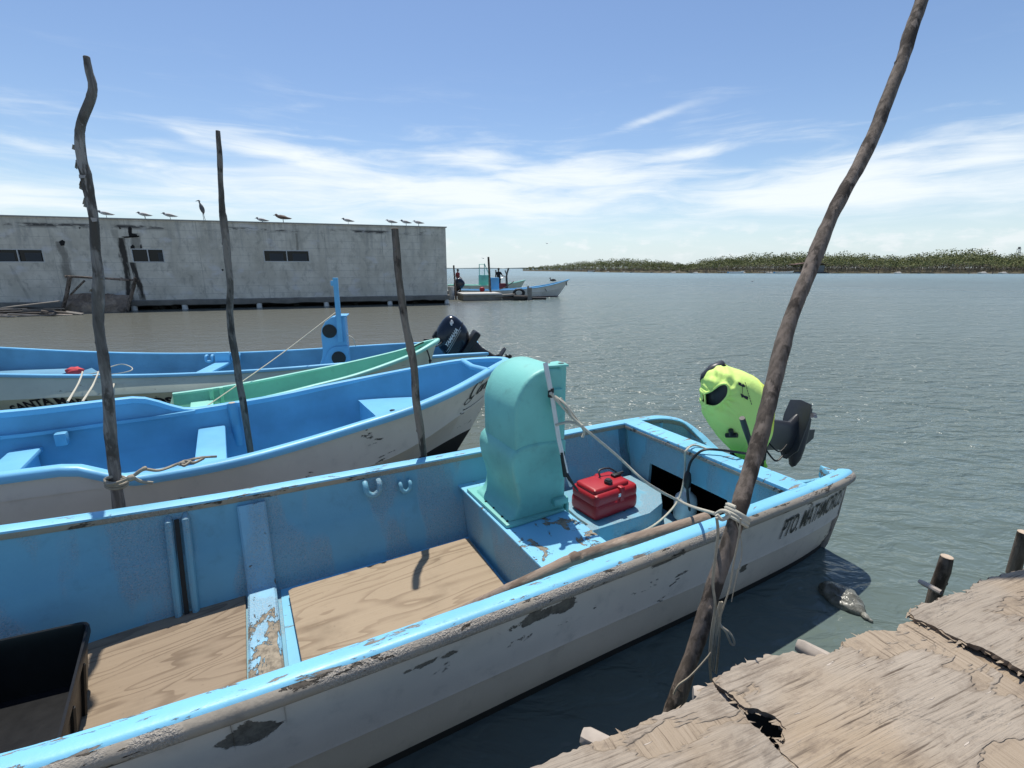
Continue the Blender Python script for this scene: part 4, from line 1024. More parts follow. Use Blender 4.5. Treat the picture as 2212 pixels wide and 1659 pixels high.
line('mooring_rope', [tie, PX(1225, 890, 'y', -.06), t2, PX(1330, 982, 'y', -.22), PX(1400, 1045, 'y', -.38), PX(1480, 1088, 'y', -.52), YP(1545, 1110, 2.06)], .0095, M['rope'], 'cream mooring rope stretched from teal console to the leaning pole', 'rope',
     extra=[coil(kD - axD.normalized() * .02, axD, .055, 3.1, .016, n=20, tilt=.016), [YP(1548, 1110, 2.04), YP(1562, 1103, 2.0), YP(1575, 1112, 1.99), YP(1560, 1122, 1.99), YP(1548, 1112, 2.0)],
            [PX(1198, 856, 'y', -.01), PX(1222, 875, 'y', -.06), PX(1235, 900, 'y', -.08), t2], [PX(1200, 918, 'y', -.01), PX(1230, 912, 'y', -.07), t2], [t2, PX(1245, 905, 'y', -.07), PX(1210, 860, 'y', -.02)],
            [t2, PX(1262, 932, 'y', -.10), PX(1258, 945, 'y', -.1)]], knots=[(t2, .014), (tie, .012)])
# loose strands hanging from that knot
def strands():
    mb = MB()
    random.seed(4)
    def st(px, y, r): mb.tube(cr([YP(a, b, y - .0004 * i) for i, (a, b) in enumerate(px)], 5), r, 5)
    st([(1548, 1118), (1551, 1150), (1546, 1200), (1540, 1260), (1545, 1310), (1538, 1360), (1533, 1420), (1536, 1470)], 1.86, .0065)
    st([(1600, 1120), (1596, 1160), (1584, 1220), (1576, 1270), (1560, 1320), (1552, 1345)], 1.85, .004)
    st([(1552, 1330), (1556, 1350), (1574, 1365), (1584, 1380), (1586, 1392), (1579, 1390), (1568, 1365), (1555, 1352)], 1.84, .0055)
    st([(1560, 1300), (1552, 1350), (1541, 1400), (1520, 1430), (1490, 1462), (1466, 1480), (1455, 1500)], 1.84, .005)
    for k in range(9):
        q = random.uniform(-8, 8)
        st([(1556 + q * .3, 1300), (1550 + q, 1345 + q), (1545 + q * 1.3, 1400), (1540 + q * 1.2, 1450 + q)], 1.85 + random.uniform(-.02, .01), .0022)
    st([(1590, 1125), (1600, 1160), (1602, 1200), (1590, 1250), (1580, 1300)], 1.87, .002)
    tag(mb.build('rope_strands', M['oldrope'], None, 60), 'frayed rope strands hanging from the knot on the leaning pole', 'rope')
strands()
kA = YP(252, 1044, 2.93)
axA = YP(245, 1000, 2.95) - YP(255, 1090, 2.95)
line('mooring_rope', [YP(262, 1036, 2.84), YP(290, 1027, 2.86), YP(312, 1014, 2.9), YP(345, 1016, 2.98), YP(390, 1000, 3.12), YP(430, 989, 3.22), YP(468, 986, 3.3)], .010, M['oldrope'], 'tan rope knotted round the wavy pole and led along a blue rail', 'rope',
     extra=[coil(kA - axA.normalized() * .015, axA, .056, 2.4, .02, tilt=.01), [YP(240, 1030, 2.88), YP(228, 1036, 2.9), YP(236, 1046, 2.86), YP(262, 1040, 2.83), YP(285, 1030, 2.82)], [YP(285, 1030, 2.82), YP(300, 1018, 2.84), YP(310, 1012, 2.86)], [YP(285, 1030, 2.82), YP(305, 1040, 2.84), YP(330, 1043, 2.88)],
            [YP(385, 1004, 3.1), YP(400, 996, 3.14), YP(418, 1000, 3.16), YP(440, 990, 3.24)], [YP(390, 1000, 3.12), YP(398, 1006, 3.1), YP(412, 996, 3.16)]], knots=[(YP(283, 1032, 2.81), .024), (YP(312, 1012, 2.88), .016), (YP(394, 1001, 3.12), .02)])
line('mooring_rope', [F4.out((-2.17, -.05, 1.42)), F4.out((-2.17, -.05, 1.42)).lerp(F3.out((-3.25, .0, .46)), .5) - Vector((0, 0, .03)), F3.out((-3.25, .0, .46))], .0075, M['rope'], 'thin cream rope slanting from the tall blue console into the mint boat', 'rope', extra=[[F4.out((-2.0, -.02, 1.0)), F4.out((-1.9, -.06, .95)), F4.out((-1.86, -.06, .8))]])
for i, (a, b) in enumerate((((178, 803), (146, 868)), ((212, 803), (178, 868)), ((246, 828), (226, 862)))):
    p0 = F4.out(F4.px(*a, 'y', -1.0)); p1 = F2.out(F2.px(*b, 'y', .95))
    line('mooring_rope', [p0, p0.lerp(p1, .12) - Vector((0, 0, .02)), p0.lerp(p1, .5) - Vector((0, 0, .03)), p1], .011, M['rope'], ['short rope hanging over the pale green side above the T of SANTA', 'short rope hanging over the pale green side beyond the word SANTA', 'short rope end just left of the wavy pole against pale green side'][i], 'rope')
# hoop net lying in the far boat, with a red rag
def hoop():
    c0 = F4.out(F4.px(235, 797, 'y', -.3))
    pts = [F4.out(F4.px(a, b, 'z', .62)) for a, b in ((175, 810), (205, 806), (232, 795), (262, 787), (283, 793), (284, 800), (262, 806), (230, 810), (200, 811))]
    line('hoop_net', pts + [pts[0]], .009, M['rope'], 'cream hoop net rim lying on the rail of the far blue boat', 'hoop net')
    mb = MB(); c_ = F4.out(F4.px(163, 805, 'z', .62)); mb.ball(c_ + Vector((0, 0, .03)), (.12, .07, .06), 3, jit=.5)
    tag(mb.build('rag', plain('red_white_rag', (.55, .06, .07, 1), .8, nz=.5, sc=6), None, 50), 'crumpled red rag lying in the far blue boat', 'rag')
hoop()
# floating plastic bag
def bag():
    m, t, b = new_mat('wet_plastic_bag')
    c = t.obj(); n = t.noise(c, 9, 5, .6, .6)
    fin(t, b, t.mix(t.ss(n, .35, .7), (.10, .10, .08, 1), (.26, .26, .225, 1)), .22, t.bump(t.noise(c, 14, 4, .6, .8), .9, .02))
    p0 = W(1770, 1262, 0); p1 = W(1872, 1336, 0); d = p1 - p0; L = d.length
    bm = bmesh.new(); bmesh.ops.create_icosphere(bm, subdivisions=4, radius=1)
    for v in bm.verts:
        q = v.co.copy(); tap = 1 - .45 * max(0, q.x) ** 2
        k = 1 + .22 * mnoise.noise(Vector((q.x * 1.8, q.y * 4, q.z * 4))) + .1 * mnoise.noise(q * 6)
        v.co = Vector((q.x * L * .46, q.y * .105 * tap * k, q.z * .075 * tap * k + .012))
    mb = MB(); mb.bm(bm)
    mb.tube(cr([(L * .42, 0, .01), (L * .52, -.01, .012), (L * .62, .0, .004)], 4), [.02] * 5 + [.012] * 3 + [.004], 6)
    o = mb.build('plastic_bag', m, None, 60); o.location = (p0 + p1) / 2; o.rotation_euler = (0, 0, math.atan2(d.y, d.x))
    tag(o, 'grey knotted plastic bag floating in the water off the dock', 'bag')
bag()
# ------------------------------------------------------------------ outboards
def sup(x, z, c, r, p):
    q = 1 - abs((x - c[0]) / r[0]) ** p - abs((z - c[2]) / r[2]) ** p
    return r[1] * q ** (1 / p) if q > 0 else None
def superball(c, r, p, nu=48, nv=28, f=None):
    rows = []
    sg = lambda v, e: math.copysign(abs(v) ** e, v)
    for j in range(nv + 1):
        ph = -math.pi / 2 + math.pi * j / nv
        row = []
        for i in range(nu):
            th = 2 * math.pi * i / nu
            e = 2 / p
            v = Vector((c[0] + r[0] * sg(math.cos(ph), e) * sg(math.cos(th), e), c[1] + r[1] * sg(math.cos(ph), e) * sg(math.sin(th), e), c[2] + r[2] * sg(math.sin(ph), e)))
            row.append(f(v) if f else v)
        rows.append(row)
    return rows
def tilt_place(rt, fr, pos, tilt, steer=0):
    # upright motor: +x aft, z up, origin at the tilt tube
    rt.location = fr.out(pos)
    rt.rotation_euler = (Matrix.Rotation(fr.a, 3, 'Z') @ Matrix.Rotation(-tilt, 3, 'Y') @ Matrix.Rotation(steer, 3, 'Z')).to_euler()
def lower_unit(rt, mat, s=1., shaft=.62):
    u = MB()
    def sec(z, x0, x1, w): return [(x0 + (x1 - x0) * (.5 - .5 * math.cos(a)), w * math.sin(a), z) for a in [2 * math.pi * k / 16 for k in range(16)]]
    u.grid([sec(z * s, x0 * s, x1 * s, w * s) for z, x0, x1, w in ((.02, -.20, .26, .13), (-.10, -.17, .24, .11), (-.25, -.10, .20, .075), (-shaft + .10, -.08, .20, .055), (-shaft + .02, -.12, .28, .05), (-shaft - .12, -.07, .16, .035))], True)
    u.build('midsection', mat, rt, 50)
    u = MB(); u.prism([(-.16 * s, -.02 * s), (-.05 * s, -.10 * s), (.25 * s, -.12 * s), (.40 * s, -.10 * s), (.42 * s, .0), (.40 * s, .10 * s), (.25 * s, .12 * s), (-.05 * s, .10 * s), (-.16 * s, .02 * s)], 'z', (-shaft - .005) * s, (-shaft + .015) * s, .004); u.build('anti_ventilation_plate', mat, rt, 40)
    u = MB(); zc = (-shaft - .16) * s
    u.tube([(x * s, 0, zc) for x in (-.24, -.22, -.15, -.05, .10, .22, .26)], [r * s for r in (.008, .03, .055, .062, .06, .05, .045)], 14); u.build('gearcase', mat, rt, 60)
    u = MB(); u.prism([(-.06 * s, zc - .04 * s), (.14 * s, zc - .04 * s), (.16 * s, zc - .20 * s), (.07 * s, zc - .22 * s)], 'y', -.008 * s, .008 * s); u.build('skeg', mat, rt, 0)
    u = MB()
    for k in range(3):
        a = 2 * math.pi * k / 3 + .4
        rows = []
        for i in range(5):
            q = i / 4; r_ = (.04 + .10 * q) * s; w = .055 * s * math.sin(math.pi * (.18 + .72 * q))
            row = []
            for t_ in (-1, 0, 1):
                aa = a + t_ * w / r_ * .8
                row.append(((.30 + t_ * .022) * s, r_ * math.cos(aa), zc + r_ * math.sin(aa)))
            rows.append(row)
        u.grid(rows)
    u.tube([(.26 * s, 0, zc), (.36 * s, 0, zc)], [.04 * s, .03 * s], 12)
    u.build('propeller', mat, rt, 60)
    u = MB()
    for sy in (-1, 1):
        u.prism([(-.14 * s, .08 * s), (-.30 * s, .10 * s), (-.33 * s, -.02 * s), (-.32 * s, -.30 * s), (-.26 * s, -.30 * s), (-.24 * s, -.06 * s)], 'y', sy * .11 * s - .012, sy * .11 * s + .012)
    u.tube([(-.18 * s, -.15 * s, .03 * s), (-.18 * s, .15 * s, .03 * s)], .03 * s, 10)
    return u
def bracket(rt, fr, pos, mat, s):
    # clamp bracket stays on the transom: built upright in the boat's frame
    u = MB()
    inv = rt.matrix_basis.inverted()
    base = Matrix.Translation(fr.out(pos)) @ Matrix.Rotation(fr.a, 4, 'Z')
    for sy in (-1, 1):
        u.prism([(.06, .05), (-.09, .07), (-.12, .0), (-.11, -.26), (-.06, -.26), (-.055, -.12), (.02, -.16), (.05, -.30), (.09, -.30), (.09, -.04)], 'y', sy * .10 * s - .014, sy * .10 * s + .014, .004, 1)
    u.tube([(0, -.15, 0), (0, .15, 0)], .028, 10); u.box((-.075, 0, -.2), (.025, .22, .1)); u.box((.05, 0, -.12), (.05, .2, .05))
    u.build('clamp_bracket', mat, rt, 40, inv @ base)
def shirt_motor():
    pos = (.20, .05, .70)
    rt = thing('outboard_motor', 'tilted dark grey outboard wearing a fluorescent shirt on the nearest boat stern', 'outboard motor')
    tilt_place(rt, F1, pos, R(76), R(0))
    bpy.context.view_layer.update()
    rt_m = rt.rotation_euler.to_matrix().to_4x4(); rt_m.translation = rt.location
    rt.matrix_basis = rt_m
    inv = rt_m.inverted()
    FM = Matrix(); YC = F1.out((.14, .05, 0)).y
    def cpx(a, b): return ((2700 + a / 3.318) * .5486, (1400 + b / 3.318) * .5486)
    rows_px = [(138, 470, 520), (165, 400, 600), (220, 320, 745), (300, 262, 885), (400, 243, 1000), (500, 236, 1060), (600, 236, 1082), (700, 248, 1085), (800, 282, 1075), (900, 328, 1068), (1000, 405, 1050), (1100, 486, 1010), (1200, 580, 960), (1290, 660, 900), (1345, 725, 850)]
    depth = [.05, .10, .17, .215, .24, .25, .25, .25, .245, .235, .215, .19, .155, .12, .07]
    Q = [(YP(*cpx(l, y), YC), YP(*cpx(r_, y), YC)) for y, l, r_ in rows_px]
    LX = crs([a.x for a, b in Q], 14); LZ = crs([a.z for a, b in Q], 14); RX = crs([b.x for a, b in Q], 14); RZ = crs([b.z for a, b in Q], 14); DP = crs(depth, 14)
    def surf(k, n=220):
        rows = []
        for lx, lz, rx, rz, d in zip(LX, LZ, RX, RZ, DP):
            row = []
            for i in range(n):
                a = 2 * math.pi * i / n; e = .86
                ca = math.copysign(abs(math.cos(a)) ** e, math.cos(a)); sa = math.copysign(abs(math.sin(a)) ** e, math.sin(a))
                q = .5 + .5 * ca * k
                row.append(Vector((lx + (rx - lx) * q, YC + d * k * sa, lz + (rz - lz) * q)))
            rows.append(row)
        return rows
    u = MB(); R0 = surf(.87, 60); u.grid(R0, True); u.f.append(list(range(60))); u.mi.append(0)
    a_, b_ = YP(*cpx(262, 285), YC), YP(*cpx(480, 150), YC)
    u.tube([a_ + Vector((.02, .10, -.06)), a_ + Vector((.02, .05, -.01)), a_.lerp(b_, .5) + Vector((.015, .05, .012)), b_ + Vector((.01, .05, .0)), b_ + Vector((.07, .10, -.04))], [.03, .05, .055, .05, .03], 14)
    u.build('cowl', M['darkgrey'], rt, 80, inv @ FM)
    lower_unit(rt, M['darkgrey'], 1.02, .62)
    bracket(rt, F1, pos, M['black'], 1.)
    # tiller arm
    tp = [PX(1632, 1000, 'y', -.20), PX(1622, 965, 'y', -.26), PX(1617, 945, 'y', -.28)]
    tp2 = [PX(1619, 952, 'y', -.275), PX(1610, 925, 'y', -.29), PX(1603, 903, 'y', -.30)]
    u = MB(); u.tube(tp, [.022, .02, .018], 8); u.cur = 0; u.tube(tp2, [.020, .023, .021], 10); u.build('tiller', M['black'], rt, 60, inv)
    cb = []
    for a, b in (((1650, 965), (1690, 985)), ((1655, 950), (1700, 960))):
        q0 = PX(*a, 'x', .30); q1 = PX(*b, 'x', .42); cb.append([q0, q0.lerp(q1, .5) + Vector((0, -.05, -.07)), q1])
    u = MB(); u.tube(cr(cb[0], 6), .008, 6); u.build('cable_loop', M['black'], rt, 60, inv)
    u = MB(); u.tube(cr(cb[1], 6), .007, 6); u.build('cable_loop', M['black'], rt, 60, inv)
    # the shirt, cut open where the neck and hem leave the cowl bare
    m, t, b = new_mat('fluorescent_yellow_green_shirt')
    cc = t.obj(); n = t.noise(t.map(cc, (1, 1, 1)), 5, 4, .5, .8)
    x, y, z = t.xyz(cc)
    yel = t.mix(t.ss(z, .55, .82), (.42, .84, .11, 1), (.70, .94, .26, 1))  # sunlit top and darker lower part mixed into the cloth colour
    yel = t.mix(t.m('MULTIPLY', t.ss(x, sum(RX) / len(RX) - .14, sum(RX) / len(RX)), t.ss(z, .75, .95)), yel, (.86, .85, .08, 1))  # sun on the upper right painted as yellow
    fin(t, b, yel, .75, t.bump(t.noise(t.map(cc, (3, 3, 1.2)), 6, 3, .5, 1.2), .5, .012), spec=.2)
    from mathutils.bvhtree import BVHTree
    rows = surf(1.0)
    nr, n = len(rows), 220
    fs0 = [[j * n + i, j * n + (i + 1) % n, (j + 1) * n + (i + 1) % n, (j + 1) * n + i] for j in range(nr - 1) for i in range(n)]
    flat = [v for r_ in rows for v in r_]
    tree = BVHTree.FromPolygons(flat, fs0)
    FI = FM.inverted(); co = FI @ CO
    def hit(a, b):
        d = FI.to_3x3() @ ray(*cpx(a, b)); h = tree.ray_cast(co, d.normalized())[0]
        return h
    e0, e1, e2, e3 = (hit(*q) for q in ((292, 640), (528, 392), (350, 468), (490, 570)))
    hc = ((e0.x + e1.x) / 2, (e0.z + e1.z) / 2); hr = (math.hypot(e1.x - e0.x, e1.z - e0.z) / 2, math.hypot(e3.x - e2.x, e3.z - e2.z) / 2 * 1.1); ha = math.atan2(e1.z - e0.z, e1.x - e0.x)
    s0, s1 = hit(330, 880), hit(700, 700)
    seam_a, seam_b = hit(500, 630), hit(710, 790)
    XC = sum(LX + RX) / len(LX + RX)
    def hole(v):
        dx_, dz_ = v.x - hc[0], v.z - hc[1]; ca, sa = math.cos(ha), math.sin(ha)
        return math.hypot((dx_ * ca + dz_ * sa) / hr[0], (-dx_ * sa + dz_ * ca) / hr[1])
    def segd(v, a, b):
        ab = b - a; q = max(0, min(1, (v - a).dot(ab) / ab.dot(ab))); return (v - a - ab * q).length
    def fold(v):
        out = Vector((v.x - XC, (v.y - YC) * 1.4, (v.z - .9) * .6)).normalized()
        k = 0.
        if v.y < YC + .05:
            h = hole(v); a = math.atan2(v.z - hc[1], v.x - hc[0])
            k += .009 * math.exp(-((h - 1.9) / .6) ** 2) * math.sin(a * 13 + 4 * mnoise.noise(v * 5)) + .007 * math.exp(-((h - 1.08) / .12) ** 2)
            k += .008 * math.exp(-(segd(v, seam_a, seam_b) / .010) ** 2)
        low = sst(v.z, 1.0, .75)
        k += .010 + .009 * mnoise.noise(Vector((v.x * 7, v.y * 7, v.z * 3))) + .016 * low * mnoise.noise(Vector((v.x * 14, v.y * 14, v.z * 3.2)))
        k += .006 * math.sin((v.x * .8 + v.z * 1.6) * 38 + 5 * mnoise.noise(v * 3)) * sst(v.x, XC + .05, XC - .2) * sst(v.z, .65, .8)
        k += .007 * math.exp(-((v.x - XC - .04 - (v.z - .9) * .18) / .010) ** 2) + .006 * math.exp(-((v.x - XC - .12 - (v.z - .9) * .25) / .010) ** 2)
        return v + out * k
    u = MB()
    u.v = [tuple(fold(v)) for v in flat]
    for f in fs0:
        mid_ = (flat[f[0]] + flat[f[2]]) / 2
        if mid_.y < YC and hole(mid_) < 1: continue
        u.f.append(f); u.mi.append(0)
    # loose knotted corner hanging past the bracket
    k0 = YP(*cpx(985, 1330), YC); u.tube(cr([k0 + Vector((-.04, 0, .06)), k0, YP(*cpx(1015, 1400), YC - .02), YP(*cpx(1045, 1470), YC - .03)], 4), [.02] * 4 + [.03] * 4 + [.022] * 4 + [.006], 8)
    sh = u.build('shirt', m, None, 80)
    sh.matrix_basis = FM
    tag(sh, 'fluorescent yellow green sports shirt stretched over the outboard as a cover', 'shirt')
    def on(a, b, out=.012):
        h = hit(a, b)
        return None if h is None else fold(h) + (co - h).normalized() * out
    mk = MB()
    def mark(poly):
        pts = [on(a, b) for a, b in poly]
        if all(p is not None for p in pts): mk.add(pts, [list(range(len(pts)))])
    for poly in ([(683, 355), (718, 364), (730, 390), (722, 402), (690, 392)], [(722, 402), (730, 390), (745, 375), (765, 390), (776, 418), (745, 415)], [(712, 498), (742, 506), (760, 525), (752, 548), (728, 552)], [(752, 548), (760, 525), (790, 532), (812, 545), (806, 582), (780, 570)]): mark(poly)
    for k in range(9):
        a0 = (768 + k * 9.4, 352 + k * 33); mark([a0, (a0[0] + 8, a0[1] + 1), (a0[0] + 15, a0[1] + 27), (a0[0] + 7, a0[1] + 27)])
    for k in range(6):
        a = (735 + 4 * math.sin(k * .6), 410 + k * 15); mark([a, (a[0] + 6, a[1]), (a[0] + 6, a[1] + 15), (a[0], a[1] + 15)])
    mk.build('emblem', M['letterdark'], sh, 0)
    ring = []
    for k in range(41):
        a = 2 * math.pi * k / 40; lx, lz = hr[0] * 1.04 * math.cos(a), hr[1] * 1.04 * math.sin(a)
        p = Vector((hc[0] + lx * math.cos(ha) - lz * math.sin(ha), 1, hc[1] + lx * math.sin(ha) + lz * math.cos(ha))); h = tree.ray_cast(p, Vector((0, 1, 0)))[0]
        if h: ring.append(fold(h) + Vector((0, -.002, 0)))
    u = MB(); u.tube(ring, .009, 6, caps=False); u.build('collar', m, sh, 80)
    pts = [on(a, b, .03) for a, b in ((530, 1036), (668, 1030), (590, 965), (600, 1030))]
    if all(p is not None for p in pts):
        u = MB(); u.tube([pts[0], pts[1]], .021, 8); u.tube([pts[2], pts[3]], .022, 8); u.build('starter_handle', M['black'], rt, 60, inv @ FM)
    return rt
shirt_motor()
def black_motor():
    pos = (.16, .0, .66)
    rt = thing('outboard_motor', 'tilted black outboard with white lettering on the stern of the far blue boat', 'outboard motor')
    tilt_place(rt, F4, pos, R(56))
    rt_m = rt.rotation_euler.to_matrix().to_4x4(); rt_m.translation = rt.location
    rt.matrix_basis = rt_m
    c, r, p = (.08, 0, .33), (.345, .22, .33), 2.7
    def shape(v):
        w = Vector(v); q = (w.z - c[2]) / r[2]
        w.x += .08 * q; 
        if q > .3: w.y *= 1 - .25 * (q - .3)
        if q < -.5: w.x *= 1 - .10 * (-.5 - q)
        return w
    u = MB(); u.grid(superball(c, r, p, 48, 30, shape), True); u.build('cowl', M['motorblue'], rt, 80)
    u = MB(); u.box((.12, 0, -.03), (.62, .40, .14), bev=.05); u.build('lower_cowl', M['black'], rt, 50)
    u = MB(); u.grid([[shape(Vector((c[0] + (r[0] + .004) * math.cos(a) * (abs(math.cos(a)) ** (2 / p - 1) if math.cos(a) else 1), (r[1] + .004) * math.copysign(abs(math.sin(a)) ** (2 / p), math.sin(a)), z))) for a in [2 * math.pi * k / 48 for k in range(49)]] for z in (.30, .325)]); u.build('cowl_band', M['black'], rt, 60)
    lower_unit(rt, M['black'], 1.1, .62)
    bracket(rt, F4, pos, M['black'], 1.)
    def dec(body, x0, z0, size, shear, mat, name, bold=.003):
        vs, fs = text_mesh(body, size, shear, bold)
        out = []
        for v in vs:
            x, z = x0 + v.x, z0 + v.y; yv = sup(x, z, c, r, p) or .05
            w = shape(Vector((x, -yv, z))); out.append(w + Vector((0, -.006, 0)))
        MB().add(out, fs).build(name, mat, rt, 0)
    dec('YAMAHA', -.13, .33, .095, .2, M['white'], 'lettering', .003)
    dec('60', .22, .48, .085, .2, M['white'], 'number', .004)
    u = MB()
    for z0, z1, x0, x1 in ((.285, .298, -.20, .34), (.255, .262, -.22, .30)):
        top = []; bot = []
        for k in range(13):
            x = x0 + (x1 - x0) * k / 12
            for z, L_ in ((z1 + .03 * k / 12, top), (z0 + .03 * k / 12, bot)):
                yv = sup(x, z, c, r, p) or .02; L_.append(shape(Vector((x, -yv, z))) + Vector((0, -.007, 0)))
        u.grid([top, bot])
    u.build('stripe', M['metal'], rt, 0)
    u = MB(); u.box((-.06, 0, .635), (.15, .15, .05), bev=.02); u.build('air_intake', M['black'], rt, 40)
    u = MB(); P0 = [F4.out((.10, -.12, .88)), F4.out((-.25, -.16, .87)), F4.out((-.62, -.18, .90))]; u.tube(P0, [.03, .028, .022], 8); u.tube(cr([P0[1], F4.out((-.4, -.3, .78)), F4.out((-.75, -.25, .74))], 5), .012, 6); u.build('tiller', M['black'], rt, 60, rt_m.inverted())
black_motor()
line('lashing_rope', [F3.out((-.35, -.05, .96)), F3.out((-.28, -.16, 1.0)), F3.out((-.22, -.19, .80)), F3.out((-.25, -.20, .62))], .012, M['black'], 'dark rope hanging from the mint bow beside the black outboard', 'rope', extra=[[F3.out((-.5, .0, .93)), F3.out((-.36, .05, 1.0)), F3.out((-.22, .05, 1.05))], [F3.out((-.22, -.19, .78)), F3.out((-.26, -.23, .68)), F3.out((-.32, -.23, .60))]], knots=[(F3.out((-.22, -.19, .79)), .025)])
# ------------------------------------------------------------------ long concrete building
FB = Frame(-4.15, 31.2, 18.15)
def bpx(a, b, y=0.): return FB.px(a, b, 'y', y)
def building():
    rt = thing('concrete_building', 'long flat roofed grey concrete building on white piles over the water', 'building', FB.o, FB.a)
    m, t, b = new_mat('stained_grey_render')
    c = t.obj(); x, y, z = t.xyz(c)
    n1 = t.noise(t.map(c, (1, 1, .8)), .9, 6, .62); n2 = t.noise(t.map(c, (1, 1, .6)), 2.6, 8, .74, .3); n3 = t.noise(t.map(c, (2.2, 2.2, .25)), 1.6, 5, .65)
    col = t.mix(t.ss(n1, .3, .7), (.53, .485, .40, 1), (.72, .665, .565, 1))
    col = t.mix(t.m('MULTIPLY', t.ss(n2, .48, .70), .58), col, (.26, .245, .21, 1))
    col = t.mix(t.m('MULTIPLY', t.m('MULTIPLY', t.ss(n3, .48, .7), t.ss(z, 1.2, 4.6)), .5), col, (.27, .265, .25, 1))
    col = t.mix(t.m('MULTIPLY', t.ss(t.noise(t.map(c, (.8, .8, 1.4)), 1.2, 3), .56, .7), .5), col, (.68, .66, .66, 1))
    # block courses ghosting through the render
    cz = t.m('FRACT', t.m('MULTIPLY', z, 2.4)); cx_ = t.m('FRACT', t.m('ADD', t.m('MULTIPLY', x, .31), .2))
    course = t.m('MAXIMUM', t.ss(cz, .94, .985), t.m('MULTIPLY', t.ss(cx_, .985, .995), .8))
    col = t.mix(t.m('MULTIPLY', t.m('MULTIPLY', course, t.ss(n1, .35, .6)), .55), col, (.2, .195, .18, 1))
    # grime band under the parapet
    col = t.mix(t.m('MULTIPLY', t.m('MULTIPLY', t.ss(z, 4.12, 4.3), t.ss(z, 4.45, 4.33)), t.ss(t.noise(t.map(c, (.5, .5, 2)), 1.1, 5, .7), .48, .6)), col, (.09, .085, .08, 1))
    # leak stains with their own shapes
    for (pa, pb, w, s_) in (((262, 515), (280, 640), .22, .95), ((286, 568), (308, 640), .17, .95), ((290, 505), (296, 540), .28, .55), ((130, 523), (148, 600), .28, .55), ((22, 574), (60, 640), .1, .2), ((245, 498), (252, 515), .2, .3), ((640, 505), (644, 560), .08, .4), ((490, 500), (492, 520), .07, .5)):
        A = bpx(*pa); B = bpx(*pb)
        k = t.n('ShaderNodeMapRange', {0: z, 1: A.z, 2: B.z, 3: A.x, 4: B.x}, clamp=False).outputs[0]
        wob = t.m('MULTIPLY', t.m('SUBTRACT', t.noise(t.map(c, (3, 3, .8)), 1.6, 4, .65), .5), w * 2.2)
        d = t.m('ABSOLUTE', t.m('ADD', t.m('SUBTRACT', x, k), wob))
        mk = t.m('MULTIPLY', t.ss(d, w, w * .35), t.m('MULTIPLY', t.ss(z, A.z + .06, A.z), t.ss(z, B.z - .6, B.z + .1)))
        col = t.mix(t.m('MULTIPLY', mk, s_), col, (.035, .03, .026, 1))
    fin(t, b, col, .92, t.bump(t.m('ADD', n2, t.m('MULTIPLY', course, -.4)), .4, .02), spec=.2)
    zt, zs = 4.66, .53
    wins = [((-22, 537), (98, 567)), ((282, 537), (357, 567)), ((568, 540), (670, 566))]
    xl = -34.
    wr = []
    for a, d in wins:
        A = bpx(*a); B = bpx(*d); wr.append((A.x, B.x, min(A.z, B.z), max(A.z, B.z)))
    xsb = sorted({xl, 0.} | {q for w_ in wr for q in w_[:2]})
    u = MB()
    for i in range(len(xsb) - 1):
        a, d = xsb[i], xsb[i + 1]; w_ = [q for q in wr if q[0] <= a + 1e-6 and q[1] >= d - 1e-6]
        segs = [(zs, zt)] if not w_ else [(zs, w_[0][2]), (w_[0][3], zt)]
        for z0, z1 in segs: u.add([(a, 0, z0), (d, 0, z0), (d, 0, z1), (a, 0, z1)], [(0, 1, 2, 3)])
        if w_:
            z0, z1 = w_[0][2], w_[0][3]
            u.add([(a, 0, z0), (d, 0, z0), (d, .16, z0), (a, .16, z0)], [(0, 1, 2, 3)]); u.add([(a, 0, z1), (d, 0, z1), (d, .16, z1), (a, .16, z1)], [(0, 1, 2, 3)])
            u.add([(a, 0, z0), (a, .16, z0), (a, .16, z1), (a, 0, z1)], [(0, 1, 2, 3)]); u.add([(d, 0, z0), (d, .16, z0), (d, .16, z1), (d, 0, z1)], [(0, 1, 2, 3)])
    D = 9.
    u.add([(0, 0, zs), (0, D, zs), (0, D, zt), (0, 0, zt)], [(0, 1, 2, 3)]); u.add([(xl, 0, zs), (xl, D, zs), (xl, D, zt), (xl, 0, zt)], [(0, 1, 2, 3)]); u.add([(xl, D, zs), (0, D, zs), (0, D, zt), (xl, D, zt)], [(0, 1, 2, 3)])
    u.build('wall', m, rt, 0)
    u = MB(); u.box(((xl) / 2, D / 2, zt - .12), (-xl - .02, D - .02, .2)); u.build('roof', m, rt, 0)
    u = MB(); u.box((xl / 2 + .03, .1, zt + .03), (-xl + .1, .34, .06), bev=.008); u.build('coping', plain('coping_concrete', (.34, .33, .31, 1), .9, nz=.3, sc=3), rt, 0)
    # ragged floor slab
    ms = plain('dark_slab_concrete', (.19, .175, .15, 1), .95, nz=.55, sc=2.2, bump=.6)
    u = MB(); rows = []
    for i in range(140):
        x = xl + (.12 - xl) * i / 139; q = mnoise.noise(Vector((x * 1.3, 0, 0))) * .05 + mnoise.noise(Vector((x * 5, 1, 0))) * .025; q2 = mnoise.noise(Vector((x * .9, 5, 0))) * .07 + mnoise.noise(Vector((x * 4, 7, 0))) * .03
        rows.append([(x, .3, zs + .01 + q * .3), (x, -.10, zs + q * .5), (x, -.14 + q * .4, zs - .04 + q), (x, -.14 + q2 * .4, .25 + q2), (x, .0, .2 + q2), (x, 9., .2)])
    u.grid(rows); u.add(rows[-1], [list(range(6))]); u.build('floor_slab', ms, rt, 30)
    mw = plain('white_pile_paint', (.62, .60, .55, 1), .8, nz=.25, sc=5); md = plain('dark_pile_and_shade', (.05, .048, .042, 1), .9)
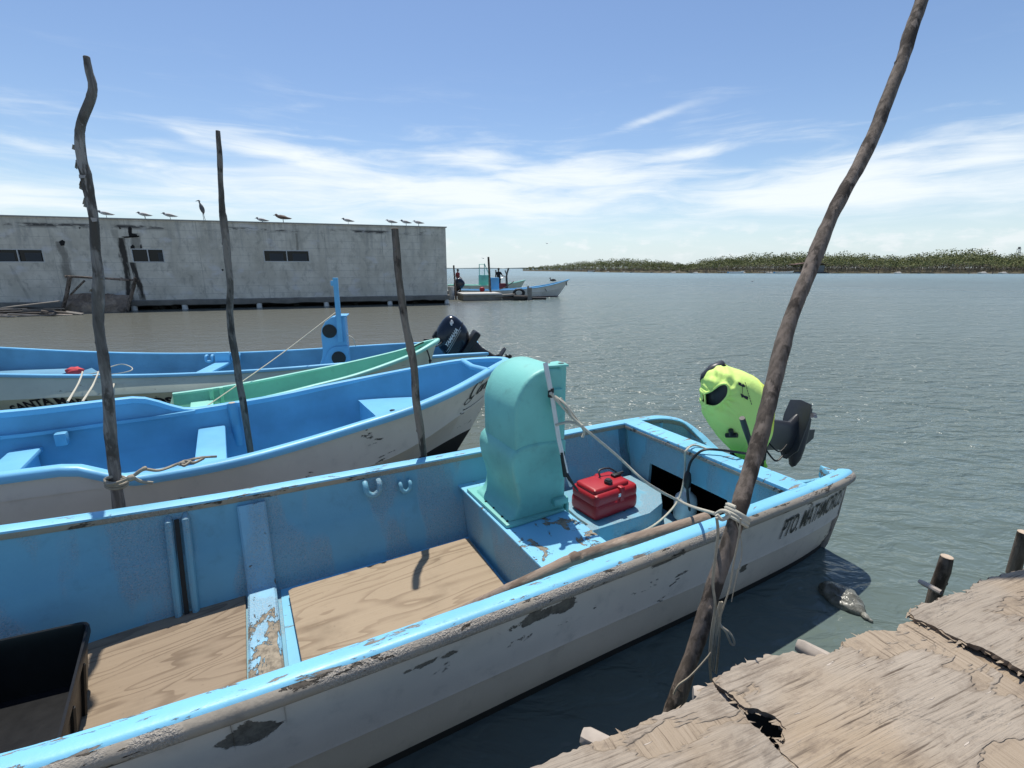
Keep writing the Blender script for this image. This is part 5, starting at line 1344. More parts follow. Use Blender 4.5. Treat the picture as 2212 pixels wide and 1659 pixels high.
    for a in (290, 400, 561, 706, 843, 966):
        p = bpx(a, 665, -.02); u = MB(); u.tube([(p.x, .0, .24), (p.x, -.01, .0), (p.x, -.01, -1)], [.14, .15, .15], 10, jit=.06); u.build('pile', mw, rt, 50)
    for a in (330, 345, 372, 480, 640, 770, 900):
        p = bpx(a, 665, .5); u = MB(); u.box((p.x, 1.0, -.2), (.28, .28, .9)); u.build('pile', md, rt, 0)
    u = MB(); u.add([(xl, 2.2, -.5), (.0, 2.2, -.5), (.0, 2.2, .25), (xl, 2.2, .25)], [(0, 1, 2, 3)]); u.add([(0, .6, -.5), (0, 9, -.5), (0, 9, .25), (0, .6, .25)], [(0, 1, 2, 3)]); u.build('under_slab_shade', md, rt, 0)  # dark walls added below the slab to keep light out and read as shade
    glass, tg, bg_ = new_mat('dark_window_glass'); fin(tg, bg_, (.006, .008, .010, 1), .12, spec=.25)
    alu = plain('weathered_aluminium', (.5, .5, .49, 1), .5, .3, nz=.2); dk = plain('dark_room', (.02, .02, .02, 1), .9)
    for k, (x0, x1, z0, z1) in enumerate(wr):
        f = MB(); q = .045
        if k == 1:
            f.mi = f.mi
        for (a, d, e, g) in ((x0, x1, z0, z0 + q), (x0, x1, z1 - q, z1), (x0, x0 + q, z0 + q, z1 - q), (x1 - q, x1, z0 + q, z1 - q), ((x0 + x1) / 2 - q / 2, (x0 + x1) / 2 + q / 2, z0 + q, z1 - q)):
            f.box(((a + d) / 2, .03, (e + g) / 2), (d - a, .07, g - e))
        fr_ = f.build('window', alu, rt, 0)
        for s_ in (0, 1):
            a = x0 + q if s_ == 0 else (x0 + x1) / 2 + q / 2; d = (x0 + x1) / 2 - q / 2 if s_ == 0 else x1 - q
            g = MB(); g.add([(a, .055 + .012 * s_, z0 + q), (d, .055 + .012 * s_, z0 + q), (d, .055 + .012 * s_, z1 - q), (a, .055 + .012 * s_, z1 - q)], [(0, 1, 2, 3)]); g.build('pane', glass, fr_, 0)
        for a0, a1 in ((.12, .42), (.62, .94)) if k != 1 else ((.80, .97),):
            g = MB(); g.box((x0 + (x1 - x0) * (a0 + a1) / 2, .05, (z0 + z1) / 2 - .06), ((x1 - x0) * (a1 - a0), .004, (z1 - z0) * .62)); g.build('curtain', plain('grey_blind', (.03, .035, .04, 1), .6), fr_, 0)
    # holes knocked through the render above the stained window
    hole_m = plain('hole_dark', (.015, .013, .012, 1), .95)
    def hole_(pts, d=.012):
        q = [bpx(a, b_) for a, b_ in pts]; hk = MB(); hk.add([(v.x, -.012, v.z) for v in q], [list(range(len(q)))]); hk.build('broken_render', hole_m, rt, 0)
    hole_([(277, 492), (281, 489), (285, 493), (285, 504), (295, 506), (298, 511), (288, 513), (279, 511), (277, 500)]); hole_([(262, 511), (301, 509), (301, 512), (270, 514)])
    hole_([(282, 532), (287, 528), (291, 532), (291, 537), (282, 537)]); hole_([(303, 531), (305, 526), (307, 536), (303, 537)]); hole_([(258, 489), (262, 494), (258, 495)]); hole_([(478, 582), (481, 581), (484, 583), (481, 586)]); hole_([(170, 490), (175, 492), (172, 495)])
    hole_([(127, 522), (135, 518), (141, 522), (139, 530), (132, 531)])
    return m
render_m = building()
# crib of poles with a brown heap against the wall
def crib():
    rt = thing('pole_frame', 'rickety frame of weathered poles leaning before the stained wall', 'frame', FB.o, FB.a)
    d = -1.1
    def q(a, b): return Vector(FB.px(a, b, 'y', d))
    for pts, r in (([(151, 596), (143, 640), (128, 692)], .085), ([(293, 600), (283, 640), (269, 690)], .085), ([(141, 597), (200, 600), (300, 606)], .055), ([(183, 606), (152, 637)], .045), ([(270, 606), (262, 600), (258, 606)], .03)):
        u = MB(); u.tube(cr([q(*p) for p in pts], 4), r, 8, jit=.12); u.build('frame_pole', M['poledark'], rt, 50)
    mh, t, b = new_mat('brown_net_heap'); c = t.obj(); n = t.noise(c, 2.2, 7, .7, .5)
    fin(t, b, t.mix(t.ss(n, .35, .7), (.17, .13, .10, 1), (.42, .32, .235, 1)), .95, t.bump(n, 1, .12), spec=.1)
    u = MB(); rows = []
    for j in range(13):
        s_ = j / 12; row = []
        for i in range(33):
            k = i / 32
            a = Vector(FB.px(133 + (272 - 133) * k, 689 - 2 * k, 'y', -1.0)); b_ = Vector(FB.px(152 + (284 - 152) * k, 633 + 7 * abs(k - .3), 'y', -.35))
            p = a.lerp(b_, s_); p.y += -.35 * math.sin(math.pi * s_) * (.6 + .4 * math.sin(k * 3)) ; p += Vector((0, -1, .6)) * .16 * mnoise.noise(Vector((k * 7, s_ * 4, 2))) + Vector((0, -1, .5)) * .07 * mnoise.noise(Vector((k * 22, s_ * 11, 5)))
            row.append(p)
        rows.append(row)
    u.grid(rows)
    o = u.build('net_heap', mh, None, 80); o.location = FB.o; o.rotation_euler = (0, 0, FB.a)
    tag(o, 'brown shaggy heap of netting and dirt inside the pole frame', 'net heap')
crib()
def debris():
    random.seed(11)
    mats = [M['pale_chunk'], M['pole'], plain('grey_plank', (.2, .185, .165, 1), .9, nz=.4), plain('dark_plank', (.07, .062, .055, 1), .9, nz=.4)]
    spots = [(10, 668, 60, 0), (45, 672, 100, 2), (95, 668, 60, 2), (30, 662, 160, 2), (20, 680, 50, 0), (75, 683, 70, 0), (118, 680, 45, 2), (15, 690, 40, 0), (105, 690, 40, 1), (55, 690, 40, 2), (140, 684, 24, 0), (60, 676, 70, 3), (128, 674, 50, 3), (90, 678, 46, 1), (8, 674, 46, 3), (35, 685, 36, 2), (160, 676, 40, 2)]
    names = ['pale', 'grey', 'long grey', 'dark']
    for k, (a, b, w, mi) in enumerate(spots):
        p = FB.px(a, b, 'y', -1.6 - .03 * (b - 660)); u = MB(); L_ = w / FP * 26
        u.box((0, 0, 0), (L_, .16, .05), bev=.008)
        o = u.build('scrap_plank', mats[mi], None, 0); o.location = FB.out(p); o.location.z = max(o.location.z, .03)
        o.rotation_euler = (random.uniform(-.35, .35), random.uniform(-.14, .14), FB.a + random.uniform(-.5, .5))
        tag(o, 'scrap plank in the broken timber pile under the left end of the concrete building', 'plank', 'scrap planks piled under the building')
debris()
# ------------------------------------------------------------------ people
def skin_figure(name, joints, edges, mat, parent=None, sub=2, root=0):
    me = bpy.data.meshes.new(name)
    me.from_pydata([j[0] for j in joints], edges, [])
    o = bpy.data.objects.new(name, me); COL.objects.link(o)
    md = o.modifiers.new('skin', 'SKIN'); md.use_smooth_shade = True
    for v, j in zip(me.skin_vertices[0].data, joints): v.radius = (j[1], j[2] if len(j) > 2 else j[1])
    me.skin_vertices[0].data[root].use_root = True
    sb = o.modifiers.new('sub', 'SUBSURF'); sb.levels = sub; sb.render_levels = sub
    bpy.context.view_layer.update()
    m2 = bpy.data.meshes.new_from_object(o.evaluated_get(bpy.context.evaluated_depsgraph_get()))
    bpy.data.objects.remove(o); bpy.data.meshes.remove(me)
    m2.materials.clear(); m2.materials.append(mat)
    m2.polygons.foreach_set('use_smooth', [True] * len(m2.polygons))
    o = bpy.data.objects.new(name, m2); COL.objects.link(o)
    if parent: o.parent = parent
    return o
SKIN = plain('brown_skin', (.17, .085, .05, 1), .55, nz=.1)
def person(label, loc, rz, shirt, legs, bare_legs, arms, cap, h=1.72):
    rt = thing('person', label, 'person', loc, rz)
    k = h / 1.75
    V = lambda *a: Vector(a) * k
    J = [(V(0, 0, .95), .13 * k, .10 * k), (V(0, .0, 1.15), .125 * k, .09 * k), (V(0, .0, 1.36), .15 * k, .10 * k), (V(0, 0, 1.47), .06 * k), (V(0, -.01, 1.53), .055 * k), (V(0, -.015, 1.62), .085 * k, .095 * k), (V(0, -.005, 1.71), .07 * k, .085 * k)]
    E = [(0, 1), (1, 2), (2, 3), (3, 4), (4, 5), (5, 6)]
    for s in (-1, 1):
        b = len(J)
        el, wr = arms[0 if s < 0 else 1]
        J += [(V(s * .17, 0, 1.40), .055 * k), (V(*el), .043 * k), (V(*wr), .03 * k), (V(*wr) + (V(*wr) - V(*el)).normalized() * .09, .036 * k, .022 * k), (V(*wr) + (V(*wr) - V(*el)).normalized() * .16, .02 * k, .014 * k)]
        E += [(2, b), (b, b + 1), (b + 1, b + 2), (b + 2, b + 3), (b + 3, b + 4)]
    for s in (-1, 1):
        b = len(J)
        J += [(V(s * .09, 0, .86), .085 * k), (V(s * .10, -.02, .48), .058 * k), (V(s * .11, .01, .09), .038 * k), (V(s * .12, -.13, .035), .036 * k, .025 * k)]
        E += [(0, b), (b, b + 1), (b + 1, b + 2), (b + 2, b + 3)]
    skin_figure('body', J, E, SKIN, rt)
    # shirt with sleeves
    J = [(V(0, 0, .90), .155 * k, .125 * k), (V(0, .0, 1.15), .15 * k, .112 * k), (V(0, .0, 1.37), .165 * k, .115 * k), (V(0, 0, 1.45), .085 * k)]
    E = [(0, 1), (1, 2), (2, 3)]
    for s in (-1, 1):
        el, wr = arms[0 if s < 0 else 1]; b = len(J)
        a = V(s * .175, 0, 1.40); J += [(a, .075 * k), (a.lerp(V(*el), .8), .065 * k)]; E += [(2, b), (b, b + 1)]
    skin_figure('shirt', J, E, shirt, rt)
    J = [(V(0, 0, .93), .15 * k, .12 * k)]; E = []
    for s in (-1, 1):
        b = len(J); J += [(V(s * .092, 0, .84), .105 * k), (V(s * .10, -.02, .50), .085 * k if bare_legs else .078 * k)]; E += [(0, b), (b, b + 1)]
        if not bare_legs: J += [(V(s * .11, .01, .10), .062 * k)]; E += [(b + 1, b + 2)]
    skin_figure('shorts' if bare_legs else 'trousers', J, E, legs, rt)
    u = MB(); u.ball(V(0, .0, 1.69), (.093 * k, .105 * k, .075 * k), 2); u.box(V(0, -.13, 1.675), (.13 * k, .11 * k, .015), bev=.004); u.build('cap', cap, rt, 60)
    u = MB(); u.ball(V(0, -.11, 1.615), (.014, .02, .02), 1); u.build('nose', SKIN, rt, 60)
    u = MB(); u.ball(V(-.033, -.098, 1.635), .009, 1); u.ball(V(.033, -.098, 1.635), .009, 1); u.build('eyes', M['black'], rt, 60)
    return rt
# ------------------------------------------------------------------ far pier, boats and things on it
def far():
    old = plain('grey_pier_timber', (.24, .215, .185, 1), .9, nz=.45, sc=3); pale = plain('pale_pier_concrete', (.50, .485, .45, 1), .9, nz=.2, sc=3); drk = plain('black_wet_timber', (.045, .04, .035, 1), .85, nz=.4)
    # front landing
    rt = thing('landing_stage', 'low landing stage with pale front slab and broken dark planks beside the concrete building', 'pier')
    def q(a, b, Y): return YP(a, b, Y)
    u = MB(); a = q(990, 636, 33.4); b = q(1075, 641, 34.2)
    ang = math.atan2(b.y - a.y, b.x - a.x); L_ = (b - a).length
    u.box(((a.x + b.x) / 2, (a.y + b.y) / 2 + 1.0, .44), (L_, 2.2, .10), rz=ang); u.build('pale_slab', pale, rt, 0)
    u = MB(); u.box(((a.x + b.x) / 2, (a.y + b.y) / 2 + 1.1, .20), (L_ - .06, 2.2, .38), rz=ang); u.build('stage_side', old, rt, 0)
    for i, (x0, x1, z, dz, Y) in enumerate(((1062, 1112, .33, -.06, 34.4), (1078, 1140, .26, .03, 34.9), (1108, 1150, .16, -.04, 34.5), (1085, 1125, .12, .02, 34.2), (1112, 1180, .08, .0, 35.2))):
        p0 = q(x0, 600, Y); p1 = q(x1, 600, Y); u = MB(); u.box(((p0.x + p1.x) / 2, Y, z), ((p1.x - p0.x), .7, .13), M=Matrix.Rotation(dz, 4, 'Y')); u.build('broken_plank', drk if i else old, rt, 0)
    u = MB(); p = q(1131, 640, 34.0); u.tube([(p.x - .7, 34.0, .20), (p.x + .1, 34.0, .17)], .2, 10); u.build('float_drum', drk, rt, 50)
    p = q(1144, 650, 34.2); u = MB(); u.box((p.x, 34.2, .3), (.30, .3, 1.15), bev=.03); u.box((p.x - .12, 34.1, .75), (.12, .12, .5))
    tag(u.build('pier_post', old, None, 0), 'grey square post at the outer end of the far landing stage', 'post')
    p = q(1121, 634, 34.6); rows = []
    for i in range(28):
        a_ = 2 * math.pi * i / 28; rows.append([(p.x + (.34 + .11 * math.cos(t)) * math.cos(a_), 34.6 + .13 * math.sin(t) * 1.0, .50 + (.34 + .11 * math.cos(t)) * math.sin(a_) * .7) for t in [2 * math.pi * j / 10 for j in range(10)]])
    rows.append(rows[0]); u = MB(); u.grid(rows, True); tag(u.build('tyre', M['black'], None, 60), 'old black tyre hung as a fender on the far landing stage', 'tyre')
    # white blue boat
    F5 = Frame(-4.0, 37.6, 10)
    rt = thing('fishing_boat', 'far white and blue open boat tied beyond the landing stage, high bow right', 'boat', F5.o, F5.a)
    st = [(.0, .80, .62), (1.5, .92, .58), (3, .95, .58), (4.5, .92, .64), (6, .80, .78), (7.2, .55, .98), (8.2, .24, 1.22), (8.7, .02, 1.36)]
    hp = hull_parts(st, 5, zk=.40, rk=(.95, .8), rw=(.82, .4), bow=1, tip=8.7, bowlen=3, rake=.9, zf=.15, fi=.2)
    hull_build(rt, hp, M['hull2'], M['liner2'], plain('red_brown_bottom', (.10, .035, .03, 1), .7))
    X, HB, ZG = hp[:3]
    g = MB(); g.sweep([(x, -hb, z) for x, hb, z in zip(X, HB, ZG)] + [(x, hb, z) for x, hb, z in zip(X, HB, ZG)][::-1][1:], CAP); g.build('gunwale', M['cap2'], rt, 50)
    u = MB(); u.grid([[(0, y, z) for y in (-.8, 0, .8)] for z in (.6, -.2)]); u.build('transom', M['hull2'], rt, 0)
    u = MB(); u.box((2.62, 0, .85), (.75, .6, 1.3), bev=.03); u.build('console', M['console4'], rt, 40)
    u = MB(); u.box((2.235, -.05, .80), (.02, .58, 1.1)); u.build('console_dark_side', M['blackplastic'], rt, 0)  # thin black panel over the left face of the console
    u = MB(); u.tube(cr([(6.6, -.5, .9), (6.55, -.62, .7), (6.7, -.7, .45)], 4), .02, 6); u.build('bow_rope', M['black'], rt, 60)
    u = MB(); u.tube([(8.45, -.05, 1.15), (8.5, -.12, .85)], .04, 6); u.build('bow_ring', M['black'], rt, 60)
    for nm, lab, pts, r in (('oar', 'dark oar leaning out over the rail of the far white and blue boat', [q(1070, 628, 37.9), q(1090, 622, 38.0), q(1110, 608, 38.1)], .035),):
        u = MB(); u.tube(pts, r, 8); tag(u.build(nm, M['poledark'], None, 60), lab, 'oar')
    p = q(1041, 630, 37.0); u = MB(); u.ball((p.x, p.y, .62), (.22, .14, .20), 2, jit=.3); tag(u.build('buoy', M['red'], None, 60), 'small red float hanging on the side of the far boat', 'float')
    # its outboard
    rt = thing('outboard_motor', 'dark outboard on the stern of the far white and blue boat', 'outboard motor', F5.out((-.25, 0, .72)))
    rt.rotation_euler = (Matrix.Rotation(F5.a + math.pi, 3, 'Z') @ Matrix.Rotation(R(-38), 3, 'Y')).to_euler()
    u = MB(); u.grid(superball((.06, 0, .36), (.40, .26, .40), 2.6, 28, 16), True); u.build('cowl', M['motorblue'], rt, 80)
    lower_unit(rt, M['black'], 1.15, .62).build('clamp_bracket', M['black'], rt, 40)
    p = q(975, 640, 35.2); u = MB(); u.tube([(p.x, 35.2, -.3), (p.x, 35.2, .85)], .22, 12); u.tube([(p.x, 35.2, .85), (p.x, 35.2, .9)], [.24, .24], 12); tag(u.build('bollard', pale, None, 50), 'white round bollard at the corner of the concrete building', 'bollard')
    # rear pier deck and the second boat behind it
    rt = thing('landing_stage', 'rear low timber landing behind the far white and blue boat', 'pier')
    u = MB(); u.box((-2.4, 40.6, .36), (6.2, 1.3, .12)); u.build('deck', pale, rt, 0)
    u = MB(); u.box((-2.4, 40.5, .12), (6.1, 1.1, .34)); u.build('deck_side', plain('dark_red_timber', (.09, .05, .045, 1), .9, nz=.4), rt, 0)
    F6 = Frame(-5.2, 43.5, 3)
    rt = thing('fishing_boat', 'farthest pale boat with green console behind the rear landing', 'boat', F6.o, F6.a)
    st = [(-.5, .8, .8), (2, .9, .76), (4, .85, .8), (5.5, .5, 1.0), (6.4, .02, 1.2)]
    hp = hull_parts(st, 5, zk=.4, bow=1, tip=6.4, bowlen=2.5, rake=.7)
    hull_build(rt, hp, M['hull4'], M['liner3'], M['bottom']); X, HB, ZG = hp[:3]
    g = MB(); g.sweep([(x, -hb, z) for x, hb, z in zip(X, HB, ZG)] + [(x, hb, z) for x, hb, z in zip(X, HB, ZG)][::-1][1:], CAP); g.build('gunwale', M['cap3'], rt, 50)
    u = MB(); u.box((2.75, 0, 1.05), (1.05, .7, 1.15), bev=.03); u.build('console', M['teal'], rt, 40)
    for pts in ([(2.3, -.3, 1.6), (2.3, -.3, 2.55)], [(2.75, -.3, 1.6), (2.75, -.3, 2.55)], [(2.3, -.3, 2.55), (2.75, -.3, 2.55)], [(2.75, -.3, 2.6), (3.2, -.3, 1.55)]):
        u = MB(); u.tube(pts, .035, 6); u.build('console_rail', M['teal'], rt, 60)
    # thin poles
    for lab, pts, Y, r in (('thin mooring pole behind the corner of the concrete building', [(980, 573), (982, 600), (984, 622)], 35.6, .06), ('tall dark mooring pole rising before the far console', [(1055, 555), (1057, 590), (1060, 638)], 36.4, .075),
            ('thin short pole between the far console and the man in black', [(1077 - 6, 583), (1071, 603), (1071, 625)], 41.5, .05), ('bent dark pole right of the man in black', [(1099, 579), (1095, 592), (1094, 612), (1097, 628)], 39.8, .07), ('thin twig pole beside the bent dark pole', [(1091, 584), (1095, 596)], 39.9, .04)):
        u = MB(); P = cr([q(a, b, Y) for a, b in pts], 4); P.append(Vector((P[-1].x, P[-1].y, -.5)) if len(pts) > 2 else P[-1] + Vector((.05, 0, -.8))); u.tube(P, r, 8, jit=.05); tag(u.build('mooring_pole', M['poledark'], None, 60), lab, 'pole')
    red = plain('red_shirt', (.22, .035, .035, 1), .85); gr = plain('grey_trousers', (.28, .27, .26, 1), .85); bk = plain('black_cloth', (.012, .012, .014, 1), .85)
    p = q(989, 600, 40.4)
    person('man in red shirt, grey trousers and dark cap standing at the building corner', (p.x, 40.4, .42), R(60), red, gr, False, (((-.24, .02, 1.14), (-.22, -.12, .95)), ((.25, .03, 1.14), (.20, -.20, 1.0))), bk)
    p = q(1077, 600, 40.5)
    person('man in black shirt and shorts standing on the rear landing holding a handle', (p.x, 40.5, .42), R(28), bk, bk, True, (((-.26, .05, 1.12), (-.22, .0, .87)), ((.30, -.10, 1.16), (.48, -.22, 1.08))), bk, 1.8)
    # hand cart with red crate
    rt = thing('hand_cart', 'hand cart with thin frame standing before the man in black', 'cart', (q(1092, 620, 40.2).x, 40.2, .42))
    for pts in ([(-.35, 0, 1.0), (0, 0, 1.05), (.30, 0, .05)], [(-.35, .4, 1.0), (0, .4, 1.05), (.30, .4, .05)], [(0, 0, 1.05), (0, .4, 1.05)]):
        u = MB(); u.tube(pts, .025, 6); u.build('frame', M['metal'], rt, 60)
    u = MB(); u.box((-.35, .2, .10), (1.1, .6, .05)); u.build('platform', old, rt, 0)
    p = q(1083, 620, 40.2); u = MB(); u.prism([(-.45, .0), (.45, .0), (.52, .42), (-.52, .42)], 'y', -.25, .25, .02); u.box((0, -.0, .40), (1.1, .54, .06), bev=.01)
    o = u.build('fish_crate', plain('faded_red_plastic', (.28, .05, .05, 1), .6, nz=.3, sc=5), None, 40); o.location = (p.x, 40.3, .56); tag(o, 'faded red fish crate on the hand cart', 'crate')
    p = q(1194, 601, 85); p.z = 0
    u = MB(); u.cur = 0; u.tube([(-.45, 0, .12), (-.25, 0, .18), (.1, 0, .22), (.4, 0, .2), (.62, 0, .1)], [.05, .16, .22, .17, .03], 10); u.tube(cr([(-.35, 0, .2), (-.42, 0, .45), (-.38, 0, .62)], 4), [.07] * 4 + [.05] * 4 + [.06], 8); u.tube([(-.40, 0, .62), (-.55, 0, .5), (-.68, 0, .38)], [.05, .04, .015], 6)
    o = u.build('pelican', plain('dark_pelican_feathers', (.05, .045, .04, 1), .8), None, 60); o.location = p; tag(o, 'dark pelican floating beyond the far boat bow', 'bird')
far()
# ------------------------------------------------------------------ birds
def gull_mesh(k=0, dark=(.16, .15, .145, 1)):
    u = MB()
    u.cur = 0; u.tube([(-.17, 0, .165), (-.14, 0, .18), (-.06, 0, .17), (.06, 0, .155), (.16, 0, .13), (.24, 0, .115)], [.03, .05, .068, .06, .03, .006], 10, flat=1.0)
    u.cur = 1
    for s in (-1, 1): u.tube([(-.10, s * .05, .185), (.0, s * .062, .18), (.12, s * .05, .155), (.27, s * .02, .13)], [.02, .045, .035, .008], 8, flat=.5)
    u.cur = 2; u.ball((-.185, 0, .225), (.048, .038, .04), 2); u.tube([(-.16, 0, .18), (-.18, 0, .215)], [.04, .036], 8); u.tube([(-.22, 0, .222), (-.285, 0, .21)], [.013, .004], 6)
    u.cur = 3
    for s in (-1, 1): u.tube([(.0, s * .025, .12), (.005, s * .025, .0)], .007, 5)
    return u
WH = plain('white_feathers', (.55, .55, .54, 1), .8); GY = plain('grey_feathers', (.15, .15, .16, 1), .8); BR = plain('brown_feathers', (.16, .11, .09, 1), .8)
def birds():
    src = {}
    def bird(a, Y_, label, kind, flip=False, sc=1., z=4.72):
        mats = {'gull': [WH, GY, GY, M['black']], 'pale': [WH, GY, WH, M['black']], 'brown': [BR, BR, BR, M['black']]}[kind]
        if kind not in src:
            o = gull_mesh().build('gull', mats, None, 60); src[kind] = o
        else:
            o = src[kind].copy(); COL.objects.link(o)
        p = FB.px(a, 480, 'y', Y_); o.location = FB.out((p.x, Y_, z)); o.rotation_euler = (0, 0, FB.a + (math.pi if flip else 0) + random.uniform(-.35, .35)); o.scale = (sc * 1.35,) * 3
        return tag(o, label, 'gull', 'gulls standing along the building roof edge')
    bird(232, .1, 'gull on the roof edge nearest to the wavy grey pole', 'gull')
    bird(315, .1, 'gull on the roof edge second right of the wavy grey pole', 'gull')
    bird(369, .1, 'gull on the roof edge next left of the heron', 'gull')
    bird(567, .1, 'gull crouching flat on the roof edge just left of the big brown gull', 'gull', z=4.62)
    bird(612, .1, 'big brown gull, larger than the others on the roof edge', 'brown', sc=1.3)
    bird(752, .1, 'lone gull midway between the big brown gull and the roof corner', 'gull')
    bird(846, .1, 'gull looking down above the short pole with cut top', 'pale')
    bird(877, .1, 'gull in the middle of the three near the roof corner', 'gull')
    bird(904, .1, 'rightmost gull, closest to the roof corner', 'pale')
    u = MB(); u.cur = 0
    u.tube(cr([(.06, 0, .30), (.03, 0, .50), (-.02, 0, .72), (-.05, 0, .85)], 4), [.02] * 2 + [.06, .085, .10, .11, .11, .10, .085, .07, .05, .04, .03][:11], 10)
    u.tube(cr([(-.04, 0, .80), (-.07, 0, .90), (-.04, 0, .97)], 4), .035, 8); u.tube([(-.05, 0, .97), (-.10, 0, .965), (-.24, 0, .93)], [.035, .03, .005], 6)
    u.cur = 1; u.tube([(.0, .04, .45), (.01, .04, .0)], .012, 5); u.tube([(.04, -.04, .42), (.10, -.04, .0)], .012, 5)
    o = u.build('heron', [plain('grey_heron_feathers', (.13, .125, .125, 1), .8), M['black']], None, 60); p = FB.px(440, 480, 'y', .1); o.location = FB.out((p.x, .1, 4.71)); o.rotation_euler = (0, 0, FB.a); o.scale = (1.05,) * 3
    tag(o, 'hunched grey heron standing tall on the roof edge', 'heron')
    for (a, b, Y, lab, s) in ((1044, 558, 55, 'gull gliding low above the far console', 1.), (1182, 526, 60, 'gull flying in the sky right of the concrete building', .9), (1625, 608, 75, 'gull skimming the water left of the long leaning pole', .8)):
        u = MB(); u.tube([(-.16, 0, 0), (-.08, 0, .01), (.08, 0, .0), (.22, 0, -.01)], [.02, .05, .045, .008], 8)
        for sy in (-1, 1):
            u.grid([[(-.07, sy * .03, .02), (.09, sy * .03, .02)], [(-.10, sy * .22, .10), (.05, sy * .22, .10)], [(-.02, sy * .42, .10), (.07, sy * .42, .10)], [(.06, sy * .62, .04), (.09, sy * .62, .04)]])
        o = u.build('gull', WH if s != .8 else GY, None, 60); o.location = YP(a, b, Y); o.rotation_euler = (R(10), 0, R(-65)); o.scale = (s * 1.1,) * 3
        tag(o, lab, 'gull')
birds()
# ------------------------------------------------------------------ far shore
def shore():
    random.seed(3)
    def dist(px): return itp([(1100, 430), (1130, 420), (1300, 270), (1430, 225), (1700, 215), (2212, 200), (2600, 195)], px)
    sand, t, b = new_mat('shore_sand_and_scrub')
    g = t.obj(); n = t.noise(g, .25, 5, .65)
    fin(t, b, t.mix(t.ss(n, .4, .6), (.15, .13, .095, 1), (.09, .085, .05, 1)), .95, spec=.1)
    rows = []
    for i in range(90):
        px = 1128 + i * 17; Y = dist(px); r = (px - 1106) / FP
        k = sst(px, 1128, 1500)
        rows.append([(r * (Y + d) / CP, Y + d + mnoise.noise(Vector((px * .02, d, 0))) * 3 * (d < 3), z * (.3 + .7 * k)) for d, z in ((-1, -.4), (.5, .15), (4, .8), (14, 1.4), (40, 2.2), (140, 2.4))])
    u = MB(); u.grid(rows); tag(u.build('island_ground', sand, smooth=60), kind='structure')
    fm = []
    for nm, c0, c1 in (('mangrove_leaves', (.13, .15, .055, 1), (.23, .235, .11, 1)), ('mangrove_twigs', (.17, .145, .105, 1), (.26, .22, .165, 1))):
        m, t, b = new_mat(nm); g = t.obj()
        n = t.noise(g, .22, 4, .6); n2 = t.noise(g, 1.6, 3, .6)
        fin(t, b, t.mix(t.ss(t.m('ADD', t.m('MULTIPLY', n, .6), t.m('MULTIPLY', n2, .4)), .38, .62), c0, c1), .8, spec=.15); fm.append(m)
    tops = [(1126, 582), (1160, 578), (1200, 575), (1250, 570), (1300, 566), (1350, 565), (1400, 569), (1440, 573), (1470, 573), (1500, 565), (1560, 558), (1650, 555), (1720, 555), (1800, 554), (1850, 560), (1900, 562), (1960, 553), (2010, 549), (2080, 551), (2095, 558), (2140, 556), (2212, 560), (2500, 556)]
    lv, tw = MB(), MB()
    px = 1130.
    while px < 2560:
        Y0 = dist(px); base = 2.2 + (580 - itp(tops, px)) / FP * Y0
        for lay in range(3):
            d = 5 + lay * 9 + random.uniform(-3, 3); Y = Y0 + d; x = (px - 1106) / FP * Y / CP + random.uniform(-1, 1)
            hh = max(.8, (base + d * .012) * (.72 + .26 * lay)) * random.uniform(.80, 1.12)
            if px < 1460: hh = max(.6, hh * (.75 + .25 * (lay > 0)))
            rr = max(.9, hh * random.uniform(.32, .5))
            gz = min(1.6, .3 + d * .05)
            nl = 150 if lay else 110
            for _ in range(nl):
                a = random.uniform(0, 6.28); q = math.sqrt(random.random()); zz = random.random() ** .7
                dome = math.sqrt(max(0, 1 - (q * .92) ** 2))
                z = gz + (hh - gz) * (.35 + .65 * dome) * (.45 + .55 * zz)
                p = Vector((x + rr * q * math.cos(a), Y + rr * q * math.sin(a) * .8, z))
                s = random.uniform(.09, .25) * (.7 + .3 * hh / 6)
                n_ = Vector((random.gauss(0, 1), random.gauss(-.4, 1), random.gauss(.7, 1))).normalized(); t1 = n_.cross(Vector((0, 0, 1)) + Vector((.1, .2, 0))).normalized() * s; t2 = n_.cross(t1) * .8
                low = (z - gz) / (hh - gz + .01)
                (lv if low > (.40 if lay else .58) + random.uniform(-.2, .2) else tw).add([p - t1 - t2 * .6, p + t1 * .8 - t2, p + t1 + t2 * .7, p - t1 * .6 + t2], [(0, 1, 2, 3)])
            for _ in range(5):
                a = random.uniform(0, 6.28); p0 = Vector((x + rr * .7 * math.cos(a), Y - abs(rr * .5 * math.sin(a)) - .5, gz - .4)); p1 = p0 + Vector((random.uniform(-.8, .8), random.uniform(-.3, .3), hh * random.uniform(.35, .7)))
                w = Vector((.05, .0, 0)); tw.add([p0 - w, p0 + w, p1 + w * .5, p1 - w * .5], [(0, 1, 2, 3)])
        px += 3.4
    tag(lv.build('mangrove_foliage', fm[0], None, 0), kind='stuff'); tag(tw.build('mangrove_thicket', fm[1], None, 0), kind='stuff')
    # hut
    p = W(1714, 588, 0.); Y = dist(1714) + 2.5
    x0 = (1690 - 1106) / FP * Y / CP; x1 = (1742 - 1106) / FP * Y / CP; zz = 2.2 - (568 - 580) / FP * Y
    rt = thing('hut', 'dilapidated plank hut with thin rusty roof on the far shore', 'hut', ((x0 + x1) / 2, Y, .4)); w = x1 - x0
    u = MB(); u.box((.6, 0, 1.5), (w * .66, 5, 3.0)); u.build('wall', plain('grey_hut_planks', (.17, .17, .165, 1), .9, nz=.4, sc=1.5), rt, 0)
